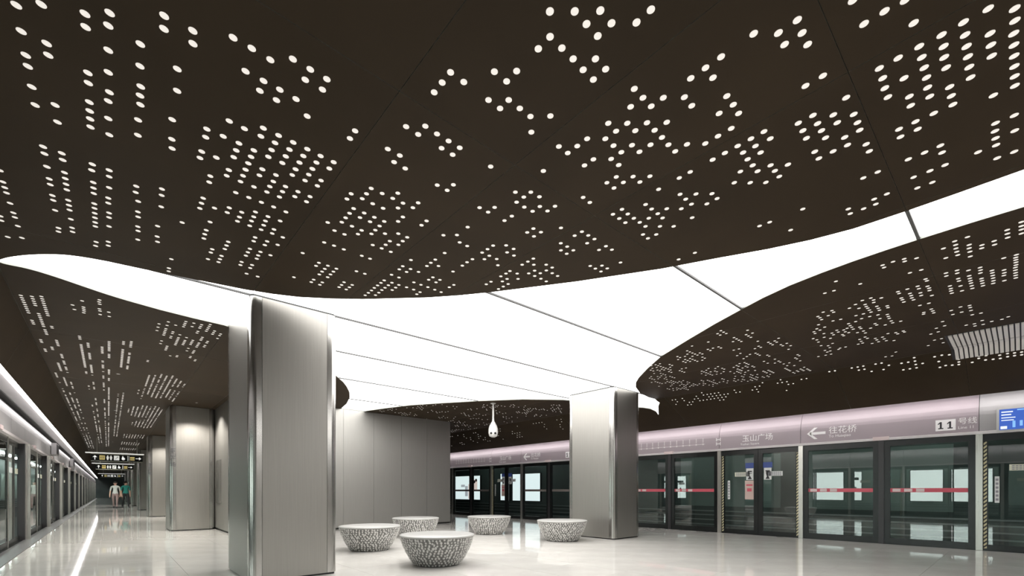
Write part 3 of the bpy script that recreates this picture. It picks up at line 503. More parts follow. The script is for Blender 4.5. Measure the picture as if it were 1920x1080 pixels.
    "1904,2650 1904,2730 1904,3022 1904,3049 1904,3102 1904,3128 1904,3208 1904,3367 1928,1748 1928,1765 1928,1801 1928,1819 1928,2199 1928,2226 1928,2465 1928,2544 "
    "1928,2677 1928,3049 1928,3075 1928,3128 1952,1836 1952,1978 1952,2066 1952,2146 1952,2544 1952,2650 1952,2996 1952,3022 1952,3049 1952,3155 1952,3181 1952,3341 "
    "1952,3367 1976,1801 1976,1836 1976,1996 1976,2013 1976,2438 1976,2465 1976,2491 1976,2704 1976,2863 1976,2916 1976,3181 1976,3367 2000,1819 2000,1978 2000,2040 "
    "2000,2332 2000,2518 2000,2544 2000,2863 2000,2889 2000,2916 2000,2969 2000,2996 2000,3208 2024,1836 2024,1960 2024,2013 2024,2279 2024,2491 2024,2518 2024,2836 "
    "2024,2863 2024,2943 2024,2969 2024,2996 2024,3181 2024,3208 2024,3367 2048,2305 2048,2358 2048,2491 2048,2518 2048,2704 2048,2730 2048,2783 2048,2810 2048,3022 "
    "2048,3208 2048,3341 2120,1925 2120,1960 2120,2093 2120,2119 2120,2146 2120,2173 2120,2332 2120,2518 2120,2544 2120,2597 2120,2810 2120,2836 2120,2969 2120,3049 "
    "2120,3128 2120,3155 2120,3208 2144,1942 2144,2093 2144,2544 2144,2571 2144,2624 2144,2810 2144,2996 2168,1978 2168,2119 2168,2438 2168,2624 2168,2810 2168,2836 "
    "2168,2943 2168,2996 2192,1996 2192,2119 2192,2385 2192,2412 2192,2438 2192,2465 2192,2624 2192,2783 2192,2863 2192,2969 2192,3341 2216,1996 2216,2412 2216,2438 "
    "2216,2810 2216,2836 2216,2969 2216,3128 2216,3155 2216,3341 2240,2412 2240,2438 2240,2465 2240,2624 2240,2783 2240,2810 2240,2943 2240,3128 2240,3155 2240,3314 "
    "2240,3341 "
)

# ================================================================ SETTING
ZC = 3.43                      # flat ceiling
FOLD_R, LIP_R = 10.4, 11.7     # ceiling folds down to a lip beside each platform screen
FOLD_L, LIP_L = -0.85, -1.1
ZLIP = 2.82
XR, XL = 12.0, -1.4            # platform screen planes
Y0, Y1 = -11.0, 92.0
def zceil(x):
    if x > FOLD_R: return ZC - (ZC - ZLIP) / (LIP_R - FOLD_R) * (x - FOLD_R)
    if x < FOLD_L: return ZC - (ZC - ZLIP) / (FOLD_L - LIP_L) * (FOLD_L - x)
    return ZC

# ---------------- luminous ceiling outline (metres, plan view)
EDGE_A = [(-0.838, 6.905), (-0.817, 6.86), (-0.778, 6.787), (-0.744, 6.732), (-0.706, 6.678), (-0.661, 6.618), (-0.612, 6.558), (-0.563, 6.503), (-0.517, 6.456), (-0.471, 6.414), (-0.425, 6.374), (-0.384, 6.338), (-0.343, 6.308), (-0.288, 6.275), (-0.207, 6.240), (-0.111, 6.21), (-0.012, 6.188), (0.281, 6.151), (0.689, 6.079), (1.188, 5.992), (1.45, 5.912), (1.713, 5.796), (2.018, 5.587), (2.315, 5.344), (2.502, 5.157), (2.873, 4.787), (3.127, 4.481), (3.358, 4.159), (3.635, 3.726), (3.898, 3.315), (4.127, 2.911), (4.343, 2.529), (4.554, 2.063), (4.758, 1.639), (4.882, 1.317), (4.957, 1.01), (4.975, 0.65), (4.975, 0.332), (4.969, 0.0)]
EDGE_BACK = [(4.93, -1.2), (4.6, -2.8), (3.6, -4.2), (2.3, -5.3), (1.7, -7.0), (1.6, -9.5), (8.4, -9.5), (8.2, -7.0), (7.1, -4.6), (6.1, -2.6), (5.7, -1.2)]
EDGE_C = [(5.623, 0.0), (5.615, 0.308), (5.622, 0.652), (5.635, 0.892), (5.66, 1.151), (5.709, 1.441), (5.789, 1.768), (5.922, 2.1), (6.092, 2.421), (6.339, 2.867), (6.688, 3.432), (7.17, 4.175), (7.666, 4.742), (8.177, 5.269), (8.53, 5.576), (8.882, 5.806), (9.492, 6.087), (10.075, 6.225), (10.4, 6.235), (10.49, 6.225), (10.564, 6.2), (10.715, 6.331), (11.059, 6.519)]
EDGE_D = [(10.895, 6.495), (10.754, 6.573), (10.653, 6.751), (10.6, 6.929), (10.4, 7.08), (9.908, 7.45), (8.732, 7.872), (7.917, 8.505), (7.228, 9.393), (6.661, 10.283), (6.174, 11.12), (5.849, 12.056), (5.68, 12.666), (5.64, 12.9)]
EDGE_B = [(4.95, 12.9), (4.778, 12.054), (4.51, 11.175), (4.257, 10.579), (3.994, 10.076), (3.785, 9.725), (3.55, 9.4), (3.0, 8.6), (2.2, 7.9), (1.22, 7.486), (0.847, 7.452), (0.499, 7.393), (0.232, 7.319), (0.159, 7.296), (0.071, 7.265), (-0.014, 7.231), (-0.092, 7.193), (-0.167, 7.152), (-0.24, 7.113), (-0.312, 7.074), (-0.382, 7.036), (-0.446, 7.006), (-0.503, 6.981), (-0.555, 6.962), (-0.602, 6.951), (-0.643, 6.945), (-0.679, 6.945), (-0.717, 6.950), (-0.756, 6.955), (-0.80, 6.955), (-0.835, 6.935)]
OUT = EDGE_A + EDGE_BACK + EDGE_C + EDGE_D + EDGE_B
def inside(x, y, P=OUT):
    c = False; j = len(P) - 1
    for i in range(len(P)):
        (xi, yi), (xj, yj) = P[i], P[j]
        if (yi > y) != (yj > y) and x < (xj - xi) * (y - yi) / (yj - yi) + xi: c = not c
        j = i
    return c
JX = [LIP_L, FOLD_L, 1.27, 2.175, 3.08, 4.89, 6.7, 8.51, FOLD_R, LIP_R]
JY = [Y0, -6.45, -2.9, 0.65, 2.42, 5.97, 9.52, 13.07, 16.62, 20.17, 27.3, 34.4, 41.5, 48.6, 55.7, 62.8, 69.9, 77.0, 84.1, Y1]
SEAM = [-9.6, -7.6, -5.9, -4.4, -2.8, -1.1, 0.65, 2.415, 4.205, 6.14, 7.66, 9.45, 11.42, 12.95]
GAP = 0.0018

def cells(xs, ys, gap, want_light):
    """cut the plan into cells along xs / ys and into light / dark along the outline"""
    vs = [Vector(p) for p in OUT]
    n = len(OUT)
    es = [(i, (i + 1) % n) for i in range(n)]
    def seg(a, b):
        i = len(vs); vs.append(Vector(a)); vs.append(Vector(b)); es.append((i, i + 1))
    for i, x in enumerate(xs):
        for xx in ([x + gap] if i == 0 else [x - gap] if i == len(xs) - 1 else [x - gap, x + gap]): seg((xx, ys[0]), (xx, ys[-1]))
    for i, y in enumerate(ys):
        for yy in ([y + gap] if i == 0 else [y - gap] if i == len(ys) - 1 else [y - gap, y + gap]): seg((xs[0], yy), (xs[-1], yy))
    V, _, Fc, _, _, _ = delaunay_2d_cdt(vs, es, [], 0, 1e-5)
    out = {}
    for f in Fc:
        cx = sum(V[i].x for i in f) / len(f); cy = sum(V[i].y for i in f) / len(f)
        if inside(cx, cy) != want_light: continue
        k = None
        for i in range(len(xs) - 1):
            if xs[i] + gap < cx < xs[i+1] - gap:
                for j in range(len(ys) - 1):
                    if ys[j] + gap < cy < ys[j+1] - gap: k = (i, j); break
                break
        if k is None: continue
        out.setdefault(k, []).append(list(f))
    return V, out

def slab(V, tris, z_off0, z_off1, name, mats, parent):
    """flat panel with depth from a set of plan triangles; hugging the ceiling's folds"""
    idx = {}; vs = []; fs = []; ecount = {}
    def vid(i):
        if i not in idx: idx[i] = len(vs); vs.append(V[i])
        return idx[i]
    tl = [[vid(i) for i in f] for f in tris]
    n = len(vs)
    P = [(v.x, v.y, zceil(v.x) + z_off0) for v in vs] + [(v.x, v.y, zceil(v.x) + z_off1) for v in vs]
    for f in tl:
        fs.append(f[::-1])
        for a, b in zip(f, f[1:] + f[:1]): ecount[(a, b)] = 1
    for f in tl: fs.append([i + n for i in f])
    nb = len(fs)
    for (a, b) in ecount:
        if (b, a) not in ecount: fs.append([a, b, b + n, a + n])
    me = bpy.data.meshes.new(name); me.from_pydata(P, [], fs)
    for m in mats: me.materials.append(m)
    if len(mats) > 1:
        for i in range(nb, len(fs)): me.polygons[i].material_index = 1
    me.update()
    return link(name, me, parent)

ceiling = structure('ceiling')
panel_at = {}
Vd, dark = cells(JX, JY, GAP, False)
for k, tris in sorted(dark.items()):
    panel_at[k] = slab(Vd, tris, 0.0, 0.03, 'ceiling_panel', [M['ceiling'], M['edge']], ceiling)
b = MB()          # soffit void above the joints
b.extrude([(LIP_L, ZLIP + 0.036), (FOLD_L, ZC + 0.036), (FOLD_R, ZC + 0.036), (LIP_R, ZLIP + 0.036), (LIP_R, ZLIP + 0.06), (FOLD_R, ZC + 0.12), (FOLD_L, ZC + 0.12), (LIP_L, ZLIP + 0.06)], Y0, Y1)
build(b, 'ceiling_backing', M['void'], ceiling)

lum = tag(empty('luminous_ceiling', (5.0, 4.0, ZC)), 'large curved luminous white ceiling panel between the dark perforated ceiling areas', 'ceiling light')
ys_ = [SEAM[0]] + [s + d for s in SEAM[1:-1] for d in (-0.013, 0.013)] + [SEAM[-1]]
Vl, lit = cells([-1.05, 11.5], ys_, 0.0003, True)
for k, tris in sorted(lit.items()):
    o = slab(Vl, tris, 0.022, 0.032, 'light_panel', [M['light']], lum) if k[1] % 2 == 0 else slab(Vl, tris, 0.002, 0.032, 'seam_profile', [M['seam']], lum)
    o.matrix_parent_inverse = Matrix.Translation((-5.0, -4.0, -ZC))

# ---------------- lit perforations in the dark panels
DOTS = [tuple(int(c) * 0.005 for c in p.split(',')) for p in DOT_DATA.split()]
def dot_ok(x, y):
    return not inside(x, y) and LIP_L + 0.03 < x < LIP_R - 0.03
F2 = (math.sin(math.atan(757/852.5)), math.cos(math.atan(757/852.5)))
DOTS = [d for d in DOTS if dot_ok(*d)]
DOTS.sort(key=lambda d: d[0]*F2[0] + d[1]*F2[1])
DOTS += [d for d in ((x, -0.35 - y) for x, y in DOTS if y < 7) if dot_ok(*d) and d[0]*F2[0] + d[1]*F2[1] < 0.5]   # the pattern goes on behind the viewpoint
dm = {}
def dot_mesh(tilt):
    if tilt not in dm:
        b = MB(); b.lathe([(0.0195, -0.002), (0.0195, 0.004)], 14)
        me = b.mesh('light_dot', M['dot'])
        if tilt: me.transform(Matrix.Rotation(tilt, 4, 'Y'))
        dm[tilt] = me
    return dm[tilt]
TR = math.atan((ZC - ZLIP) / (LIP_R - FOLD_R)); TL = -math.atan((ZC - ZLIP) / (FOLD_L - LIP_L))
def cell_of(x, y):
    for i in range(len(JX) - 1):
        if JX[i] < x < JX[i+1]:
            for j in range(len(JY) - 1):
                if JY[j] < y < JY[j+1]: return (i, j)
rest = MB(); nd = 0
for (x, y) in DOTS:
    t = TR if x > FOLD_R else TL if x < FOLD_L else 0.0
    par = panel_at.get(cell_of(x, y))
    if nd < 300 and par:
        link('light_dot', dot_mesh(t), par, (x, y, zceil(x))); nd += 1
    else:
        n = 10 if x*F2[0] + y*F2[1] < 9 else 6
        rr_ = 0.0185 if x*F2[0] + y*F2[1] < 9 else 0.0165
        R = Matrix.Rotation(t, 3, 'Y')
        vs = [R @ Vector((rr_*math.cos(2*PI*i/n), rr_*math.sin(2*PI*i/n), -0.002)) + Vector((x, y, zceil(x))) for i in range(n)]
        vs += [R @ Vector((rr_*math.cos(2*PI*i/n), rr_*math.sin(2*PI*i/n), 0.004)) + Vector((x, y, zceil(x))) for i in range(n)]
        rest.add(vs, [tuple(range(n))[::-1]] + [(i, (i+1) % n, n + (i+1) % n, n + i) for i in range(n)])
me = bpy.data.meshes.new('light_dots'); me.from_pydata(rest.v, [], rest.f); me.materials.append(M['dot'])
tag(link('light_dots', me, ceiling), kind='stuff')

# ---------------- floor of polished slabs
floor = structure('floor')
box('floor_bed', M['grout'], floor, XL - 0.05, XR + 0.05, Y0, Y1, -0.12, -0.004)
TS = 0.9
tb = MB(); g = 0.0015
tb.box(g, TS - g, g, TS - g, -0.02, 0.0)
tile_me = tb.mesh('floor_slab', M['floor'])
grid = []
x = -0.12 - TS
XT0, XT1 = -1.15, XR
j0 = int(math.floor(Y0 / TS))
big = MB()
cand = []
i = -2
while -0.12 + i * TS < XT1:
    for j in range(j0, int(Y1 / TS) + 1):
        a0, a1 = -0.12 + i * TS, -0.12 + (i + 1) * TS
        c = (a0 + TS/2, (j + .5) * TS)
        dep = c[0]*F2[0] + c[1]*F2[1]; lat = c[0]*F2[1] - c[1]*F2[0]
        full = a0 >= XT0 - 1e-6 and a1 <= XT1 + 1e-6
        vis = 4.8 < dep < 40 and abs(lat) / dep < 1.25
        cand.append((0 if (full and vis) else 1, dep, a0, a1, j * TS))
    i += 1
cand.sort()
for n, (flag, dep, a0, a1, yy) in enumerate(cand):
    if flag == 0 and n < 300: link('floor_slab', tile_me, floor, (a0, yy, 0))
    else:
        a0, a1 = max(a0, XT0), min(a1, XT1)
        if a1 - a0 > 0.02: big.box(a0 + g, a1 - g, yy + g, yy + TS - g, -0.02, 0.0)
tag(build(big, 'floor_slabs', M['floor'], floor), kind='stuff')
box('sill', M['sill'], floor, XL, -1.15, Y0, Y1, -0.02, 0.012)

# ---------------- platform screens (walls of the two tracks)
PITCH = 4.77
wall_r = structure('wall_right'); wall_l = structure('wall_left')
ndoor = [0]
def screen_side(wall, X, s, klo, khi):
    """s = +1: the track lies at +X"""
    def bx(name, m, par, d0, d1, y0, y1, z0, z1): return box(name, m, par, X + s*d0, X + s*d1, y0, y1, z0, z1)
    glass_d = 0.05
    pd = 0.0
    sw = 0.045 if s > 0 else 0.025
    fw = 0.10 if s > 0 else 0.05
    for k in range(klo, khi):
        o = k * PITCH
        a, mid, c, d, e = o + 0.55, o + 1.97, o + 3.44, o + 5.32, o + 5.32
        # silver posts either side of the door, dark mullion between the fixed panes
        bx('post', M['silver'], wall, pd if s > 0 else -0.09, 0.10, a - 0.045, a + 0.045, 0, 2.14)
        if s < 0: bx('post', M['darkpost'], wall, -0.02, 0.10, a - 0.16, a - 0.046, 0, 2.14)
        bx('post', M['silver'], wall, pd if s > 0 else 0.035, 0.18 if s > 0 else 0.075, c - sw, c + sw, 0, 2.14)
        bx('mullion', M['darkpost'], wall, pd + 0.01 if s > 0 else 0.04, 0.16 if s > 0 else 0.07, mid - sw, mid + sw, 0, 2.14)
        for (y0, y1) in ((a + 0.045, mid - 0.04), (mid + 0.04, c - 0.045)):
            f = MB()
            X0, X1 = X + s*(glass_d - 0.02 if s > 0 else glass_d - 0.006), X + s*(glass_d + 0.03 if s > 0 else glass_d + 0.018)
            f.box(X0, X1, y0, y1, 0, 0.13); f.box(X0, X1, y0, y1, 2.02, 2.14)
            f.box(X0, X1, y0, y0 + fw, 0.13, 2.02); f.box(X0, X1, y1 - fw, y1, 0.13, 2.02)
            fr = build(f, 'pane_frame', M['black'], wall)
            bx('glass_pane', M['glass'], fr, glass_d, glass_d + 0.012, y0 + fw, y1 - fw, 0.13, 2.02)
            if s < 0: continue
            bx('warning_band', M['red'] if k < 2 else M['backlitband'], fr, glass_d - 0.003, glass_d - 0.0005, y0 + 0.10, y1 - 0.10, 1.07, 1.15)
            if k > 1: continue
            w = (y1 - y0 - 0.2)
            for q in range(3):
                p0 = y0 + 0.12 + w * (0.52 + 0.16 * q)
                bx('band_reflection', M['pinkish'], fr, glass_d - 0.006, glass_d - 0.0035, p0, p0 + w * 0.11, 1.08, 1.14)  # pale pieces paint a whitish reflection onto the red band
        bx('indicator_lamp', M['pinkish'], wall, -0.055, 0.0, mid - 0.13, mid + 0.13, 2.142, 2.215)
        # the sliding door of this bay
        ndoor[0] += 1
        D = structure('door_%d' % ndoor[0])
        m_ = (c + d + 0.34) / 2 - 0.17
        d2 = o + PITCH + 0.55 - 0.045
        c2 = c + 0.045
        m_ = (c2 + d2) / 2
        gd = glass_d + 0.02
        for (y0, y1, t0, t1) in ((c2, m_ - 0.003, 0.07, 0.10), (m_ + 0.003, d2, 0.10, 0.07)):
            f = MB()
            X0, X1 = X + s*(gd - 0.015 if s > 0 else gd - 0.006), X + s*(gd + 0.03 if s > 0 else gd + 0.018)
            f.box(X0, X1, y0, y1, 0.004, 0.11); f.box(X0, X1, y0, y1, 2.02, 2.14)
            f.box(X0, X1, y0, y0 + t0, 0.11, 2.02); f.box(X0, X1, y1 - t1, y1, 0.11, 2.02)
            leaf = build(f, 'door_leaf', M['black'], D)
            bx('glass_pane', M['glass'], leaf, gd, gd + 0.012, y0 + t0, y1 - t1, 0.11, 2.02)
            edge = y0 + 0.012 if t0 < t1 else y1 - 0.052
            bx('hazard_strip', M['hazard'], leaf, gd - 0.018, gd - 0.0155, edge, edge + 0.042, 0.04, 2.0)
            yc = y0 + t0 + 0.28 if t0 < t1 else y1 - t1 - 0.62
            lb = bx('notice', M['label'] if t0 > t1 else M['labelwhite'], leaf, gd - 0.004, gd - 0.001, yc, yc + 0.36, 1.46, 1.57)
            if s > 0:
                pr = MB()
                for r in range(3):
                    for q in range(7):
                        pr.box(X + s*(gd - 0.0055), X + s*(gd - 0.0042), yc + 0.03 + q*0.044, yc + 0.065 + q*0.044, 1.475 + r*0.031, 1.493 + r*0.031)
                build(pr, 'notice_print', M['greyink'], leaf)
                yv = y1 - t1 - 0.14
                if t0 > t1:
                    bx('vertical_notice', M['labelwhite'], leaf, gd - 0.004, gd - 0.001, yv, yv + 0.06, 0.88, 1.36)
                    p2 = MB()
                    for r in range(6): p2.box(X + s*(gd - 0.0055), X + s*(gd - 0.0042), yv + 0.012, yv + 0.048, 0.92 + r*0.072, 0.96 + r*0.072)
                    build(p2, 'notice_print', M['greyink'], leaf)
                # stickers beside the meeting edge
                ys = m_ + 0.12 if t0 > t1 else m_ - 0.31
                ys = m_ + 0.115 if t0 < 0.09 and False else (m_ + 0.115 if t0 > t1 else m_ - 0.30)
                bx('sticker', M['labelwhite'], leaf, gd - 0.004, gd - 0.001, ys, ys + 0.17, 1.37, 1.66)
                bx('sticker_header', M['bluesticker'], leaf, gd - 0.004, gd - 0.001, ys - 0.02, ys + 0.19, 1.665, 1.80)
                tri = MB(); cy = ys + 0.085
                xq0, xq1 = X + s*(gd - 0.006), X + s*(gd - 0.0042)
                tri.add([(xq0, cy - 0.05, 1.39), (xq0, cy + 0.05, 1.39), (xq0, cy, 1.48), (xq1, cy - 0.05, 1.39), (xq1, cy + 0.05, 1.39), (xq1, cy, 1.48)], [(0,1,2),(5,4,3),(0,3,4,1),(1,4,5,2),(2,5,3,0)])
                tri.box(xq0, xq1, cy - 0.05, cy + 0.05, 1.53, 1.545); tri.box(xq0, xq1, cy - 0.05, cy + 0.05, 1.57, 1.60)
                build(tri, 'sticker_print', M['ink'], leaf)
                if t0 > t1:
                    bx('poster', M['posterpink'], leaf, gd - 0.004, gd - 0.001, ys - 0.02, ys + 0.20, 0.88, 1.355)
                    pp = MB(); pp.box(X + s*(gd-0.0055), X + s*(gd-0.0042), ys + 0.02, ys + 0.17, 1.22, 1.26); pp.box(X + s*(gd-0.0055), X + s*(gd-0.0042), ys + 0.04, ys + 0.15, 1.08, 1.16)
                    build(pp, 'poster_print', M['red'], leaf)
    ya, yb = klo * PITCH + 0.55 - 0.05, khi * PITCH + 0.6
    bx('threshold', M['black'], wall, 0.0, 0.2, ya, yb, -0.02, 0.004)
    # header: lip, face in sections, soffit above
    xs = lambda d: X + s*d
    for k in range(klo, khi):
        for (y0, y1) in ((k*PITCH + 0.55, k*PITCH + 3.44), (k*PITCH + 3.44, (k+1)*PITCH + 0.55)):
            h = MB()
            h.extrude([(xs(0.02), 2.19), (xs(0.0), 2.2), (xs(0.0), 2.50), (xs(0.010), 2.56), (xs(0.032), 2.64), (xs(0.07), 2.73), (xs(0.12), 2.82), (xs(0.19), 2.90), (xs(0.22), 2.90), (xs(0.22), 2.19)], y0 + 0.004, y1 - 0.004)
            mm = M['header'] if y0 > 0.5 and s > 0 else M['header_grey']
            build(h, 'header_panel', mm, wall)
    lp = MB(); lp.extrude([(xs(-0.03), 2.14), (xs(-0.035), 2.185), (xs(0.02), 2.20), (xs(0.2), 2.20), (xs(0.2), 2.14)], ya, yb); build(lp, 'header_lip', M['lip'], wall)
    sf = MB(); sf.box(xs(0.10), xs(0.6), ya, yb, 2.96, 3.3); sf.box(xs(0.22), xs(0.6), ya, yb, 2.14, 2.96); build(sf, 'header_core', M['void'], wall)
    so = MB(); so.box(xs(-0.30), xs(0.10), ya, yb, 2.985, 3.02); build(so, 'light_trough', M['header_grey'], wall)
screen_side(wall_r, XR, 1, -2, 4)
screen_side(wall_l, XL, -1, -2, 19)

# ---------------- strip lights in the troughs above the headers
for nm, xa, xb, ka, kb, lab in (('strip_light', XL + 0.14, XL + 0.26, -2, 19, 'long thin white strip light running down the left corridor above the screen doors'),
                                ('strip_light', XR - 0.26, XR - 0.14, -2, 4, 'white strip light tucked behind the ceiling lip above the mauve header on the right')):
    t = tag(empty(nm, ((xa + xb) / 2, 0, 2.96)), lab, 'strip light', 'platform strip lights')
    for k in range(ka, kb):
        b = MB(); b.box(xa - t.location.x, xb - t.location.x, k*PITCH + 0.56, (k+1)*PITCH + 0.54, -0.015, 0.022)
        build(b, 'light_tube', M['strip'], t)

# ---------------- tunnels behind the screens
for nm, xw, s in (('wall_tunnel_right', 16.2, 1), ('wall_tunnel_left', -6.1, -1)):
    w = structure(nm)
    ye = Y1 if s < 0 else 30
    box('tunnel_lining', M['tunnel'], w, xw, xw + s*0.3, Y0, ye, -1.3, 3.6)
    for z in (-0.28, -0.12, 0.05, 0.22, 0.36):
        box('cable_tray', M['tray'], w, xw - s*0.12, xw, Y0, ye, z, z + 0.035)
    xi = (XR + 0.2) if s > 0 else (XL - 0.2)
    box('track_bed', M['track'], w, min(xi, xw), max(xi, xw), Y0, ye, -1.3, -1.2)
    box('tunnel_roof', M['void'], w, min(xi, xw), max(xi, xw), Y0, ye, 3.5, 3.6)
    lamp = tag(empty('tunnel_fill_lamp', (xw - s*1.2, 0, 3.42)), 'row of fill lamps added under the roof of the %s track tunnel' % ('right' if s > 0 else 'left'), 'added fill lamp')  # lamps added to brighten the tunnels behind the glass
    yy = Y0 + 1
    while yy < (22 if s > 0 else 84):
        lb = MB(); lb.box(-0.1, 0.1, yy, yy + 1.6, -0.04, 0.04); build(lb, 'fill_tube', M['fillface' if s > 0 else 'fillbright'], lamp); yy += 3.6
    if s < 0:
        for q in range(20): box('lining_panel', M['leftbrightener'], w, xw, xw + 0.04, Y0 + 0.4 + q*4.77, Y0 + 4.4 + q*4.77, 0.45, 2.4)  # pale panels added to stand in for brightness mirrored in the left panes
    if s > 0:
        for (y0, y1) in ((10.6, 12.6), (5.2, 8.6), (1.2, 4.6)):
            box('lining_panel', M['tunnelpanel'], w, xw - 0.04, xw, y0, y1, 0.55, 2.3)
wn = structure('wall_far'); box('end_wall', M['tunnel'], wn, XL - 5, XR + 5, Y1, Y1 + 0.2, -1.3, 3.6)
wb = structure('wall_back'); box('end_wall', M['cladding'], wb, XL - 5, XR + 5, Y0 - 0.2, Y0, -1.3, 3.6)

# ================================================================ COLUMNS
def column(x0, x1, y0, y1, label, group='brushed steel columns'):
    cx, cy = (x0 + x1) / 2, (y0 + y1) / 2
    t = tag(empty('column', (cx, cy, 0)), label, 'column', group)
    hx, hy, r, z0, z1 = (x1 - x0) / 2, (y1 - y0) / 2, 0.13, 0.025, ZC - 0.012
    g = 0.004
    core = MB(); core.box(-hx + 0.03, hx - 0.03, -hy + 0.03, hy - 0.03, 0, ZC + 0.02); build(core, 'core', M['black'], t)
    for (xa, xb, ya, yb) in ((-hx + r + g, hx - r - g, -hy, -hy + 0.02), (-hx + r + g, hx - r - g, hy - 0.02, hy),
                             (-hx, -hx + 0.02, -hy + r + g, hy - r - g), (hx - 0.02, hx, -hy + r + g, hy - r - g)):
        box('face_panel', M['steel'], t, xa, xb, ya, yb, z0, z1)
    for sx in (-1, 1):
        for sy in (-1, 1):
            b = MB(); n = 12; rr = 0.075
            pts = [(sx*(hx - r), sy*hy), (sx*(hx - rr), sy*hy)]
            for i in range(1, n):
                a = PI/2 * i / n
                pts.append((sx*(hx - rr + rr*math.sin(a)), sy*(hy - rr + rr*math.cos(a))))
            pts += [(sx*hx, sy*(hy - rr)), (sx*hx, sy*(hy - r)), (sx*(hx - 0.02), sy*(hy - r)), (sx*(hx - 0.035), sy*(hy - 0.035)), (sx*(hx - r), sy*(hy - 0.02))]
            m = len(pts)
            b.add([(x, y, z0) for x, y in pts] + [(x, y, z1) for x, y in pts], [(i, (i+1) % m, m + (i+1) % m, m + i) for i in range(m)])
            for i in range(1, n + 1): b.smooth.add(i)
            build(b, 'corner_trim', M['steel_trim'], t)
    return t
NAMES = ['big brushed steel column in the left foreground, tallest in view', 'steel column on the left corridor next after the foreground one, against the metal enclosure',
         'third steel column along the left corridor, beside the first black sign', 'fourth steel column along the left corridor, beyond the first black sign',
         'fifth steel column along the left corridor, near the second black sign', 'sixth steel column far down the left corridor', 'farthest steel column at the end of the left corridor']
YC = [6.07, 15.35, 24.3, 33.3, 42.4, 51.4, 60.4]
for y, lab in zip(YC, NAMES):
    column(1.25, 2.28, y, y + 1.36, lab)
column(8.44, 9.47, 6.08, 7.43, 'pale brushed steel column on the right behind the round stools')
for y, n in ((15.35, 1), (24.3, 2)):                          # upright station name on the corridor face
    p = [o for o in COL.objects if o.name.startswith('column') and o.type == 'EMPTY' and abs(o.location.y - (y + 0.68)) < 0.01][0]
    text('station_name', '玉\n山\n广\n场', 0.13, M['ink'], p, (-0.452, -0.684, 2.0), ROT_FRONT, 'CENTER')

# ================================================================ METAL CLAD ENCLOSURE
we = structure('wall_enclosure')
EX0, EX1, EY0, EY1 = 2.29, 8.66, 12.9, 58.0
box('core', M['void'], we, EX0 + 0.03, EX1 - 0.03, EY0 + 0.03, EY1, 0, ZC - 0.002)
n = 7; wdt = (EX1 - EX0) / n
for i in range(n):
    box('wall_panel', M['cladding'], we, EX0 + i*wdt + 0.003, EX0 + (i+1)*wdt - 0.003, EY0, EY0 + 0.025, 0.05, ZC - 0.004)
y = EY0 + 0.03
k = 0
while y < EY1 - 0.5:
    box('wall_panel', M['cladding'], we, EX0, EX0 + 0.025, y + 0.003, y + 1.2 - 0.003, 0.05, ZC - 0.004)
    if y < 20: box('wall_panel', M['cladding'], we, EX1 - 0.025, EX1, y + 0.003, y + 1.2 - 0.003, 0.05, ZC - 0.004)
    y += 1.2
cb = box('access_hatch', M['steel_trim'], we, EX0 - 0.012, EX0, 14.45, 15.15, 0.75, 1.95)

# ================================================================ ROUND STOOLS
def stool_meshes():
    prof = [(0.33, 0.0), (0.352, 0.02), (0.408, 0.10), (0.468, 0.21), (0.510, 0.31), (0.535, 0.395), (0.54, 0.42)]
    b = MB(); b.lathe(prof, 48); shell = b.mesh('shell', M['stool'])
    b = MB(); b.lathe([(0.52, 0.415), (0.548, 0.422), (0.556, 0.432), (0.552, 0.446), (0.535, 0.452), (0.0, 0.455)], 48, cap=False)
    top = b.mesh('seat_top', M['stooltop'])
    rnd = random.Random(3)
    b = MB()
    def rad(z):
        for (r0, z0), (r1, z1) in zip(prof, prof[1:]):
            if z0 <= z <= z1: return r0 + (r1 - r0) * (z - z0) / (z1 - z0)
        return prof[-1][0]
    row = 0; z = 0.03
    while z < 0.405:
        nn = int(2 * PI * rad(z) / 0.052)
        for i in range(nn):
            a = 2 * PI * (i + 0.5 * (row % 2) + rnd.uniform(-.2, .2)) / nn
            zz = z + rnd.uniform(-.008, .008)
            ln = rnd.uniform(0.016, 0.030); wd_ = rnd.uniform(0.011, 0.020); tilt = rnd.uniform(-.6, .6)
            er = Vector((math.cos(a), math.sin(a), -0.45)).normalized(); et = Vector((-math.sin(a), math.cos(a), 0)); eu = er.cross(et)
            c = Vector((math.cos(a) * rad(zz), math.sin(a) * rad(zz), zz))
            d1 = et * math.cos(tilt) + eu * math.sin(tilt); d2 = eu * math.cos(tilt) - et * math.sin(tilt)
            ring = [c + d2*ln, c + d1*wd_ + d2*ln*.3, c + d1*wd_*.8 - d2*ln*.6, c - d2*ln, c - d1*wd_*.8 - d2*ln*.6, c - d1*wd_ + d2*ln*.3]
            b.add(ring + [c + er * 0.010], [(q, (q+1) % 6, 6) for q in range(6)])
        z += 0.037; row += 1
    me = bpy.data.meshes.new('mosaic_relief'); me.from_pydata(b.v, [], b.f); me.materials.append(M['stoolbit'])
    return shell, top, me
sh, tp, rl = stool_meshes()
STOOLS = [((3.70, 5.86), 0.3, 'round tapered mosaic stool nearest the camera, in front of the group'),
          ((3.66, 8.12), 1.1, 'round mosaic stool beside the foreground steel column, leftmost of the group'),
          ((5.55, 9.75), 2.0, 'round mosaic stool at the back in front of the metal clad wall, half hidden'),
          ((7.30, 9.10), 2.9, 'round mosaic stool standing alone under the hanging camera'),
          ((7.52, 6.80), 4.0, 'round mosaic stool in front of the right steel column')]
